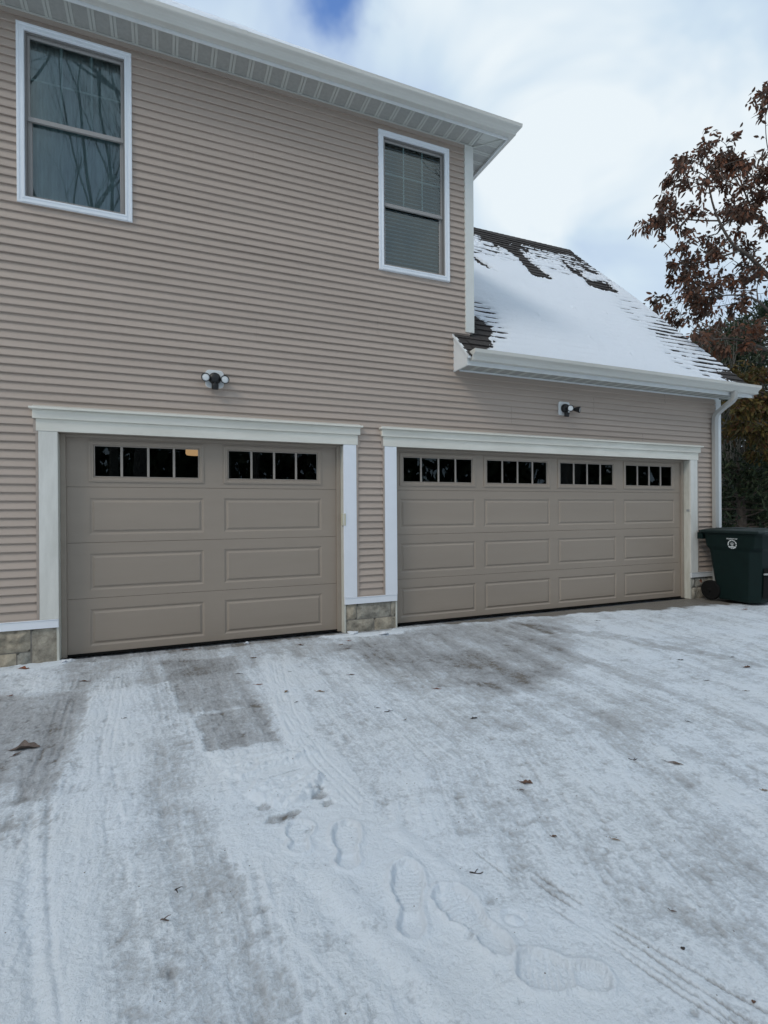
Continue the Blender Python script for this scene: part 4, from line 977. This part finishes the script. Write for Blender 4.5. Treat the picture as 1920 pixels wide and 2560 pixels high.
bb(mb, 'emblem', M_WHITEP)
fc = bpy.data.curves.new('caption', 'FONT'); fc.body = 'PROPERTY OF'; fc.size = .0235; fc.align_x = 'CENTER'; fc.space_character = 1.05; fc.extrude = .0005; fc.offset = .0006
fo = bpy.data.objects.new('caption_lettering', fc); COL.objects.link(fo); bpy.context.view_layer.update()
dg = bpy.context.evaluated_depsgraph_get(); me = bpy.data.meshes.new_from_object(fo.evaluated_get(dg)); bpy.data.objects.remove(fo)
for v in me.vertices: p_ = epos(v.co.x, .071+v.co.y, .005+v.co.z); v.co = Vector(p_)
me.materials.append(M_WHITEP); cp = bpy.data.objects.new('caption', me); COL.objects.link(cp); cp.parent = binr; cp.matrix_parent_inverse = binv

# ------------------------------------------------------------------ trees
def leaf_blade(mb, p, d, n, L_, W_, fold=.25, mi=0, droop=.15):
    d = d.normalized(); s_ = d.cross(n); s_ = s_.normalized() if s_.length > 1e-4 else d.orthogonal().normalized(); n = s_.cross(d)
    k = len(mb.v); dn = Vector((0, 0, -droop*L_))
    mb.v += [tuple(p), tuple(p+d*L_*.35+s_*W_*.5+n*W_*fold), tuple(p+d*L_*.72+s_*W_*.38+n*W_*fold+dn*.6), tuple(p+d*L_+dn), tuple(p+d*L_*.72-s_*W_*.38+n*W_*fold+dn*.6), tuple(p+d*L_*.35-s_*W_*.5+n*W_*fold), tuple(p+d*L_*.5+dn*.3)]
    for q in ((0,6,1),(1,6,2),(2,6,3),(3,6,4),(4,6,5),(5,6,0)): mb.f.append(tuple(k+i for i in q)); mb.mi.append(mi)
def rvec(r, s=1): return Vector((r.gauss(0, s), r.gauss(0, s), r.gauss(0, s)))
def wob(a, b_, r, n, amp, sag=0):
    pts = []
    o1 = rvec(r, amp); o2 = rvec(r, amp*.6)
    for i in range(n+1):
        t_ = i/n; p = a.lerp(b_, t_)+o1*math.sin(t_*math.pi)+o2*math.sin(t_*2*math.pi)+Vector((0, 0, -sag*math.sin(t_*math.pi))); pts.append(p)
    return pts
def place(mb, name, mt, root, **k):
    o = mb.build(name, mt, None, **k); o.parent = root; o.matrix_parent_inverse = root.matrix_basis.inverted(); return o

def guided_tree(name, base, limbs, tips, label, leafm, leafL, r, density=1.0, group=None, trunk_r=.17, clus=(5, 9)):
    root = empty(name, base, label, 'tree', group); root.matrix_basis = Matrix.Translation(base)
    wood = MB(); lv = MB(); nodes = []
    for pts, ra in limbs:
        P_ = smooth_path(pts, 6); n = len(P_); rad = [ra[0]+(ra[1]-ra[0])*i/(n-1) for i in range(n)]
        wood.tube(P_, rad, 8); nodes += [(p, rad[i]) for i, p in enumerate(P_)]
    def cluster(p, d, k):
        for _ in range(k):
            dd = (d*.45+rvec(r, .45)+Vector((0, 0, -.40))).normalized(); leaf_blade(lv, p+rvec(r, .035), dd, rvec(r), leafL*r.uniform(.55, 1.2), leafL*r.uniform(.30, .46), r.uniform(.0, .35), droop=r.uniform(0, .35))
    def twig(a, d, L_, rad, depth):
        b_ = a+d*L_; pts = wob(a, b_, r, 5, L_*.06, L_*.03); wood.tube(pts, [rad*(1-.75*i/5) for i in range(6)], 4, cap=False)
        cluster(pts[-1], d, r.randint(*clus))
        for q in pts[2:-1]:
            if r.random() < .8*density: cluster(q, d, r.randint(2, 4))
        if depth > 0:
            for q in pts[1:-1]:
                for _ in range(1 if r.random() < .75 else 2):
                    nd_ = (d*.75+rvec(r, .42)+Vector((0, 0, .10))).normalized(); twig(q, nd_, L_*r.uniform(.35, .6), rad*.55, depth-1)
    for tip in tips:
        tip = Vector(tip)
        best = min(nodes, key=lambda nr: (nr[0]-tip).length + (1.5*max(0, nr[0].z-tip.z)) + (0 if nr[1] > .010 else .6))
        a = best[0]; Lb = (tip-a).length; rb = min(best[1]*.7, .010+.008*Lb)
        pts = wob(a, tip, r, 10, .05*Lb, -.04*Lb); rad = [rb*(1-.8*i/10)+.002 for i in range(11)]; wood.tube(pts, rad, 5, cap=False)
        for i in range(3, 10): nodes.append((pts[i], rad[i]))
        dv = (pts[-1]-pts[-2]).normalized(); start = max(2, int(10*(1-1.25/max(Lb, 1.3))))
        for i in range(start, 11):
            q = pts[i]
            if r.random() < .9*density:
                nd_ = (dv*.6+rvec(r, .55)).normalized(); twig(q, nd_, r.uniform(.16, .42), .0045, 1 if r.random() < .65 else 0)
        cluster(pts[-1], dv, 7)
    place(wood, 'trunk', M_BARK, root, smooth=True); place(lv, 'crown', leafm, root)
    return root
r = random.Random(21)
D0 = 10.6
def dp(px_, py_, d_=D0, j=.0): return deep(px_, py_, d_+r.uniform(-j, j))
base = Vector(deep(2040, 1300, D0+.2)); base.z = 0
limbs = [([base, deep(2035,1150,D0+.2), deep(2030,980,D0+.1), deep(2020,800,D0), deep(2010,640,D0), deep(2020,460,D0), deep(2030,250,D0)], (.15,.03)),
         ([deep(2020,800,D0), deep(1975,745,D0), deep(1920,690,D0-.2), deep(1872,640,D0-.3), deep(1828,606,D0-.3), deep(1785,520,D0-.3), deep(1765,420,D0-.2)], (.062,.010)),
         ([deep(2012,660,D0), deep(1960,600,D0+.4), deep(1890,540,D0+.6), deep(1850,450,D0+.7)], (.045,.012)),
         ([deep(2025,900,D0), deep(1960,820,D0-.4), deep(1880,745,D0-.7), deep(1780,740,D0-.9)], (.040,.008)),
         ([deep(2018,500,D0), deep(1960,440,D0+.2), deep(1920,380,D0+.3)], (.035,.010)),
         ([deep(2040,300,D0-.8), deep(1990,190,D0-1.5), deep(1935,195,D0-1.8)], (.02,.006)),
         ([deep(2030,980,D0+.1), deep(1960,900,D0-.8), deep(1850,850,D0-1.2), deep(1770,850,D0-1.4)], (.04,.008))]
tips_px = [(1762,330),(1795,350),(1840,395),(1715,390),(1690,425),(1745,405),(1660,490),(1700,470),(1590,575),(1625,560),(1655,600),(1690,560),(1680,655),(1650,535),(1645,765),(1665,740),(1700,800),(1735,700),(1780,365),(1830,440),(1800,470),(1870,470),
           (1885,390),(1915,375),(1900,430),(1880,520),(1810,560),(1750,480),(1735,535),(1770,600),(1765,650),(1830,690),(1890,620),(1910,560),(1720,655),(1725,745),(1840,760),(1800,800),(1780,440),(1850,540),(1905,490),(1900,700),(1710,610),(1820,520),(1790,400),(1820,640),(1740,790),(1870,690),(1930,640),
           (1908,262),(1914,215),(1960,420),(2000,360),(2080,450),(2100,600),(2120,700),(2050,300),(1960,520),(1985,600),(2090,820),(1760,750),(1690,770),(1860,820),(1905,800),(1800,720),(1700,700)]
tips = [dp(a, b_, D0, .7) for a, b_ in tips_px]
tips += [deep(1697,845,D0-1.5), deep(1705,868,D0-1.4), deep(1760,835,D0-1.3), deep(1810,850,D0-1.2), deep(1880,860,D0-1.3)]
guided_tree('tree', base, limbs, tips, 'tree with russet brown leaves reaching over the right end of the garage roof', M_LEAF_R, .125, r, .47, clus=(2, 3))
# single hanging sprigs near the frame edge grow from the same tree (its limb at upper right)

# understory tree with olive and rust leaves behind the corner
r = random.Random(33); DD = 10.0
b2_ = Vector(deep(1985, 1330, 11.5)); b2_.z = 0
l2 = [([b2_, deep(1975,1200,11.3), deep(1960,1050,11.2), deep(1930,930,11.1)], (.07,.02)), ([deep(1965,1100,11.2), deep(1900,1060,10.9), deep(1830,1050,10.7)], (.025,.006)), ([deep(1950,1000,11.2), deep(1900,980,10.9), deep(1830,960,10.8)], (.025,.006))]
t2 = [deep(a, b_, 10.9+r.uniform(-.6,.6)) for a, b_ in [(1850,960),(1900,940),(1880,1000),(1840,1010),(1910,1010),(1870,1050),(1835,1090),(1905,1080),(1890,1130),(1850,1060),(1915,1140),(1875,930),(1830,940),(1960,980),(1990,1060)]]
guided_tree('tree', b2_, l2, t2, 'thin understorey tree with olive and rust leaves behind the right house corner', M_LEAF_O, .13, r, .75, clus=(3, 6))

# evergreens
def evergreen(name, base, Hh, R_, label, seed, group):
    r = random.Random(seed); root = empty(name, base, label, 'tree', group); root.matrix_basis = Matrix.Translation(base); base = Vector(base)
    wd = MB(); nd_ = MB(); wd.tube([base, base+Vector((.05, 0, Hh*.5)), base+Vector((0, .05, Hh))], [.16, .10, .015], 8)
    zz = .15
    while zz < Hh-.15:
        f_ = zz/Hh; rad = R_*(1-f_)**.55*(.75+.5*r.random())+.15; nb_ = 7
        for k in range(nb_):
            a = r.random()*2*math.pi; s_ = base+Vector((0, 0, zz)); L_ = rad*r.uniform(.7, 1.1)
            e_ = s_+Vector((math.cos(a)*L_, math.sin(a)*L_, L_*r.uniform(-.1, .45))); pts = wob(s_, e_, r, 6, .05*L_, .06*L_)
            wd.tube(pts, [.018*(1-.8*i/6)+.003 for i in range(7)], 3, cap=False)
            dv = (e_-s_).normalized()
            for i in range(2, 7):
                for _ in range(7):
                    p = pts[i]+rvec(r, .10); d_ = (dv*.5+rvec(r, .5)+Vector((0, 0, .35))).normalized(); Ln = r.uniform(.10, .24); s2 = d_.cross(rvec(r)).normalized()*.022
                    n0 = len(nd_.v); nd_.v += [tuple(p-s2*.4), tuple(p+d_*Ln*.5-s2), tuple(p+d_*Ln), tuple(p+d_*Ln*.5+s2)]; nd_.f.append((n0, n0+1, n0+2, n0+3)); nd_.mi.append(0)
        zz += .17
    place(wd, 'trunk', M_BARK, root); place(nd_, 'crown', M_NEEDLE, root); return root
egroup = 'dark evergreens beyond the garage'
for i, (px_, d_, Hh, R_, lab) in enumerate([(1790, 15.5, 6.6, 2.3, 'leftmost dark green evergreen seen just past the garage roof edge'), (1905, 14.2, 6.9, 2.2, 'dark green evergreen behind the rubbish bin at the right frame edge'), (1838, 18.5, 7.8, 2.5, 'dark evergreen farther back between the two nearer evergreens'), (2010, 16.5, 8.4, 2.8, 'tall dark evergreen at the far right beyond the bin'), (1720, 19, 7.4, 2.0, 'dark evergreen farthest left, its top just above the roof slope')]):
    p_ = deep(px_, 1300, d_); evergreen('pine_tree', (p_.x, p_.y, 0), Hh, R_, lab, 50+i, egroup)
p_ = deep(1850, 1300, 11.6); evergreen('evergreen_shrub', (p_.x, p_.y, 0), 2.5, 1.25, 'low dense dark evergreen shrub directly behind the rubbish bin', 61, 'low evergreen shrubs')
p_ = deep(1960, 1300, 12.2); evergreen('evergreen_shrub', (p_.x, p_.y, 0), 3.2, 1.3, 'low dark evergreen shrub at the right frame edge beyond the bin', 62, 'low evergreen shrubs')
# bare shrub of thin grey stems
def bare_shrub(base, Hh, n, spread, label, seed):
    r = random.Random(seed); base = Vector(base); root = empty('bare_shrub', base, label, 'shrub', 'bare shrubs past the house corner'); root.matrix_basis = Matrix.Translation(base); mb = MB()
    for k in range(n):
        a = r.random()*2*math.pi; s_ = base+Vector((r.gauss(0, .15), r.gauss(0, .15), 0)); L_ = Hh*r.uniform(.6, 1.05)
        e_ = s_+Vector((math.cos(a)*spread*r.random(), math.sin(a)*spread*r.random(), L_)); pts = wob(s_, e_, r, 8, .07*L_)
        mb.tube(pts, [.011*(1-.8*i/8)+.0025 for i in range(9)], 4, cap=False)
        for i in range(3, 9):
            for _ in range(2):
                d_ = ((e_-s_).normalized()*.8+rvec(r, .4)).normalized(); q = wob(pts[i], pts[i]+d_*r.uniform(.3, .9), r, 4, .05); mb.tube(q, [.004, .0035, .003, .0025, .002], 3, cap=False)
    place(mb, 'stems', M_TWIG, root); return root
for i, (px_, d_, Hh, n, sp, lab) in enumerate([(1800, 13.2, 4.9, 18, 1.0, 'thicket of bare grey stems rising just past the roof edge'), (1880, 14.0, 4.6, 16, 1.3, 'bare grey stemmed shrub behind the rubbish bin'), (1745, 12.2, 5.9, 22, .9, 'tall thin bare shrub with tips showing above the roof slope')]):
    p_ = deep(px_, 1300, d_); bare_shrub((p_.x, p_.y, 0), Hh, n, sp, lab, 70+i)

# wooded background that reads as one mass
r = random.Random(90); mb = MB(); mb2 = MB()
rn = np.random.RandomState(3)
for k in range(15000):
    a = math.radians(r.uniform(38, 76)); d_ = r.uniform(19, 34); hmax = 5.0+1.6*math.sin(a*23)+1.2*math.sin(a*61)
    p = Vector((CAM.x+math.sin(a)*d_, CAM.y+math.cos(a)*d_, max(0, r.uniform(-.3, 1))**.8*hmax)); d2 = rvec(r).normalized(); s_ = d2.cross(rvec(r)).normalized()*r.uniform(.10, .2); L_ = r.uniform(.3, .6)
    mb.quad(tuple(p-s_*.3), tuple(p+d2*L_*.5-s_), tuple(p+d2*L_), tuple(p+d2*L_*.5+s_))
for k in range(15000):  # unseen woods added behind the viewer, keeping bright sky out of the garage panes
    a = math.radians(r.uniform(95, 265)); d_ = r.uniform(30, 42); hmax = 8+2*math.sin(a*23)+1.5*math.sin(a*61)
    p = Vector((CAM.x+math.sin(a)*d_, CAM.y+math.cos(a)*d_, max(0, r.uniform(-.2, 1))**1.15*hmax)); d2 = (rvec(r)+Vector((0,0,1))).normalized(); s_ = d2.cross(rvec(r)).normalized()*r.uniform(.15, .40); L_ = r.uniform(.8, 2.2)
    mb2.quad(tuple(p-s_*.3), tuple(p+d2*L_*.5-s_), tuple(p+d2*L_), tuple(p+d2*L_*.5+s_))
o = mb2.build('woods', M_NEEDLE); tag(o, 'unseen dark wooded mass added far behind the viewer to darken the garage pane reflections', 'woods', kind='stuff')
woods = mb.build('woods', M_NEEDLE); tag(woods, 'dark wooded mass far behind the bin and evergreens', 'woods', kind='stuff')

# bare trees behind the viewer: they show as reflections in the window glass
def bare_tree(seed, Hh):
    r = random.Random(seed); mb = MB()
    def grow(p, d, L_, rad, dep):
        n = 5; pts = [p]; q = p
        for i in range(n):
            d = (d+rvec(r, .05)+Vector((0, 0, .06))).normalized(); q = q+d*L_/n; pts.append(q)
        mb.tube(pts, [rad*(1-.45*i/n) for i in range(n+1)], 5 if dep > 2 else 3, cap=False)
        if dep == 0: return
        for k in range(4 if dep > 1 else 3):
            i = r.randint(2, n); nd_ = (d+rvec(r, .26)).normalized(); 
            if nd_.z < -.1: nd_.z *= -.5
            grow(pts[i], nd_, L_*r.uniform(.5, .75), rad*(1-.45*i/n)*.6, dep-1)
    grow(Vector((0, 0, 0)), Vector((r.gauss(0,.03), r.gauss(0,.03), 1)).normalized(), Hh*.52, Hh*.009, 5)
    return mb
protos = []
bl_ = ['bare tree behind the viewer mirrored in the upstairs left window', 'bare leafless tree mirrored in the dark garage door panes']
spots = [(-3.2,-14.5),(.3,-13.0),(2.6,-16.5),(-5.5,-17.5),(4.8,-19.0),(21,-16),(-1.2,-20.0),(28,-14),(-9.5,-15.0),(4.0,-23.0),(17.5,-13.0),(25.0,-21.0)]
for i, (x, y) in enumerate(spots):
    if i < 3:
        root = empty('bare_tree', (0, 0, 0), 'bare leafless tree standing behind the viewer and mirrored in the window panes', 'tree', 'bare trees mirrored in the window panes')
        mb = bare_tree(200+i, 24+2*i); tk = mb.build('trunk', M_BARK2, root); protos.append(root)
    else: root = copy_tree(protos[i % 3])
    root.location = (x, y, 0); root.rotation_euler = (0, 0, i*2.1)

# ------------------------------------------------------------------ fallen leaves, twigs, small stones
def curl_leaf(kind, L_, seed, colm):
    r = random.Random(seed); mb = MB(); n, m_ = 12, 6
    if kind == 'twig':
        p = Vector((-L_/2, 0, .004)); pts = wob(p, Vector((L_/2, 0, .006)), r, 5, .004); mb.tube(pts, [.0022, .0028, .003, .0026, .002, .0012], 5)
        q = pts[2]; mb.tube([q, q+Vector((.010, .012, .006)), q+Vector((.016, .018, .004))], [.0018, .0014, .0008], 4); return mb
    if kind == 'stone':
        for i in range(7):
            for k in range(10):
                th = math.pi*i/6; ph_ = 2*math.pi*k/10; rr2 = L_/2*(.8+.35*math.sin(ph_*2+seed)*math.sin(th*2)+.2*r.random())
                mb.v.append((rr2*math.sin(th)*math.cos(ph_), rr2*.75*math.sin(th)*math.sin(ph_), rr2*.55*math.cos(th)+L_*.15))
        for i in range(6):
            for k in range(10): a = i*10+k; b_ = i*10+(k+1) % 10; mb.f.append((a, b_, b_+10, a+10)); mb.mi.append(0)
        return mb
    c1 = r.uniform(.15, .5); c2 = r.uniform(-.3, .5); W_ = L_*(.55 if kind == 'broad' else .26); lob = 1 if kind == 'broad' else 0
    for i in range(n+1):
        u = i/n; wv = W_*math.sin(math.pi*min(1, u*.96+.02))**.75*(1+(.28*math.cos(u*5*math.pi) if lob else .08*math.sin(u*19)))
        for j in range(m_+1):
            v = j/m_*2-1; x = (u-.5)*L_; yy = v*wv/2
            z = .002+c1*abs(v)**1.6*wv*.9*(.6+.5*math.sin(u*6+seed))+.10*L_*c2*(2*u-1)**2+.012*L_*math.sin(9*u+5*v)
            mb.v.append((x, yy*(1-.35*c1*abs(v)), max(z, .001)))
    for i in range(n):
        for j in range(m_): a = i*(m_+1)+j; mb.f.append((a, a+1, a+m_+2, a+m_+1)); mb.mi.append(0)
    mb.tube([(-L_*.5, 0, .003), (-L_*.62, .004, .006), (-L_*.74, .010*L_*5, .005)], [.0014, .0011, .0009], 4)
    return mb
LM = {'brown': mat('leaf_brown', (.10,.052,.032), .7, .35, 60), 'dark': mat('leaf_dark', (.028,.020,.017), .7, .3, 60), 'rust': mat('leaf_rust', (.20,.066,.03), .7, .3, 60), 'tan': mat('leaf_tan', (.22,.15,.09), .75, .3, 60),
      'grey': mat('leaf_greybrown', (.13,.10,.085), .75, .3, 60)}
LEAVES = [
 (62,1868,'broad',.150,'grey',20,'large curled grey brown leaf lying at the left edge of the driveway'),
 (42,1884,'narrow',.060,'brown',80,'small brown leaf scrap just below the large curled leaf at left'),
 (214,1702,'narrow',.085,'brown',5,'thin brown leaf in front of the left corner of the single garage door'),
 (467,1617,'narrow',.095,'rust',5,'long rust leaf touching the foot of the single garage door'),
 (634,1643,'broad',.060,'brown',-10,'curled brown leaf in front of the right half of the single door'),
 (647,1711,'narrow',.065,'rust',10,'orange rust leaf at the right side of the bare grey patch'),
 (716,1729,'broad',.045,'tan',70,'upright tan leaf beside the bare grey patch'),
 (801,1729,'narrow',.070,'tan',-10,'tan leaf lying right of the upright tan one'),
 (752,1612,'broad',.065,'brown',0,'brown leaf in front of the right jamb of the single door'),
 (873,1601,'broad',.050,'rust',0,'dark red leaf just in front of the stone pier'),
 (853,1611,'broad',.045,'tan',20,'tan leaf left of the dark red one by the pier'),
 (870,1620,'narrow',.055,'brown',15,'narrow brown leaf in front of the two leaves at the pier'),
 (878,1687,'narrow',.060,'brown',0,'thin brown leaf on snow below the pier'),
 (742,1755,'narrow',.035,'dark',60,'small dark upright leaf scrap right of the bare patch'),
 (945,1768,'narrow',.038,'dark',0,'small dark leaf left of the dark twig in mid driveway'),
 (599,1683,'narrow',.055,'dark',5,'dark leaf on the bare mottled patch by the single door'),
 (298,1693,'narrow',.032,'dark',10,'tiny dark leaf in front of the single door left panels'),
 (26,1738,'broad',.035,'rust',30,'little rust leaf at far left below the corner blocks'),
 (312,1797,'narrow',.032,'dark',30,'tiny dark leaf in the left wheel track'),
 (726,1678,'narrow',.030,'dark',20,'tiny dark leaf between the single door and the bare patch'),
 (1094,1720,'narrow',.060,'rust',-10,'reddish leaf on snow below the left of the double door'),
 (1186,1794,'broad',.048,'dark',30,'round dark brown leaf in the middle of the driveway'),
 (1013,1797,'narrow',.032,'brown',50,'small brown leaf left of the round dark one'),
 (972,1779,'twig',.060,'dark',5,'thin dark twig in the middle of the driveway'),
 (1316,1955,'broad',.062,'brown',-15,'big round brown leaf, the largest in the middle right of the snow'),
 (1303,1972,'narrow',.030,'brown',10,'brown crumb of leaf below the big round brown leaf'),
 (1692,1909,'narrow',.098,'grey',-28,'long curled grey brown leaf at the right of the driveway'),
 (1582,1896,'twig',.045,'dark',-10,'short black forked twig left of the long curled leaf'),
 (1702,1650,'broad',.050,'dark',0,'dark brown leaf in front of the rubbish bin, nearer the door'),
 (1768,1700,'narrow',.045,'dark',5,'black leaf on the right of the driveway below the bin'),
 (1867,1667,'broad',.060,'brown',0,'upright brown leaf at the right edge below the bin'),
 (1831,1641,'narrow',.050,'dark',0,'thin dark leaf just left of the upright brown leaf'),
 (1722,1803,'narrow',.035,'dark',-40,'small dark leaf above the long curled leaf at right'),
 (1867,1727,'narrow',.045,'brown',0,'thin brown leaf low at the right edge of the driveway'),
 (1495,1552,'narrow',.060,'dark',-5,'dark leaf in front of the third panel column of the double door'),
 (1651,1537,'narrow',.045,'dark',0,'dark leaf on the bare concrete near the right jamb'),
 (1863,1523,'broad',.075,'rust',0,'rust leaf on the bare concrete in front of the bin'),
 (1385,2089,'broad',.026,'brown',0,'small brown leaf below the big round brown leaf'),
 (1539,2098,'narrow',.035,'tan',-20,'small tan leaf on snow in the lower right'),
 (1911,1976,'broad',.030,'tan',0,'small tan leaf at the right frame edge'),
 (1191,2181,'twig',.050,'dark',-3,'short dark bark chip beside the thin tyre lines'),
 (1707,2370,'stone',.014,'dark',0,'tiny dark pebble in the lower right snow'),
 (1884,2502,'stone',.012,'brown',0,'tiny brown pebble near the lower right corner'),
 (1683,2275,'narrow',.022,'brown',-20,'tiny brown leaf scrap in the lower right snow'),
 (441,2225,'twig',.022,'dark',-40,'tiny dark twig in the lower left of the snow'),
 (412,2303,'twig',.030,'grey',-12,'straight little grey twig in the lower left of the snow'),
 (60,1672,'broad',.09,'rust',0,'dark rust leaf against the stone blocks at the far left'),
]
for i, (px_, py_, kd, L_, cm, rot, lab) in enumerate(LEAVES):
    x, y = ground_at(px_, py_); y = min(y, -.05)
    mb = curl_leaf(kd, L_, 300+i, cm); nm = {'broad': 'fallen_leaf', 'narrow': 'fallen_leaf', 'twig': 'twig', 'stone': 'pebble'}[kd]
    o = mb.build(nm, LM[cm], None, smooth=True); o.location = (x, y, hz(x, y)+.001); o.rotation_euler = (0, 0, math.radians(rot)-YAW)
    tag(o, lab, {'fallen_leaf': 'leaf', 'twig': 'twig', 'pebble': 'pebble'}[nm], {'fallen_leaf': 'fallen leaves on the driveway', 'twig': 'twigs on the driveway', 'pebble': 'pebbles on the driveway'}[nm])
# leaf caught behind the bin wheel
mb = curl_leaf('broad', .10, 777, 'rust'); o = mb.build('fallen_leaf', LM['rust'], None, smooth=True); o.location = (8.50, -.16, .235); o.location = (8.40, -.075, .26); o.rotation_euler = (math.radians(80), 0, .3)
tag(o, 'rust leaf caught between the bin wheel and the stone base', 'leaf', 'fallen leaves on the driveway')
# loose snow crumbs
def crumb(px_, py_, s_, lab, fl=.6):
    x, y = ground_at(px_, py_); mb = curl_leaf('stone', s_, int(px_), ''); mb.v = [(a, b_*1.1, c*fl*1.6) for a, b_, c in mb.v]
    o = mb.build('snow_lump', M_SNOW, None, smooth=True); o.location = (x, min(y, -.045), hz(x, min(y, -.045))+.001); tag(o, lab, 'snow lump', 'loose lumps of snow')
crumb(160,1655,.050,'small white snow lump at the left foot of the single door'); crumb(95,1690,.022,'tiny snow crumb on the left of the driveway'); crumb(615,1603,.05,'flat snow lump at the foot of the single door')
crumb(882,1583,.13,'flat snow covered slab at the foot of the stone pier',.3); crumb(960,1585,.12,'low snow heap at the right foot of the stone pier',.35)
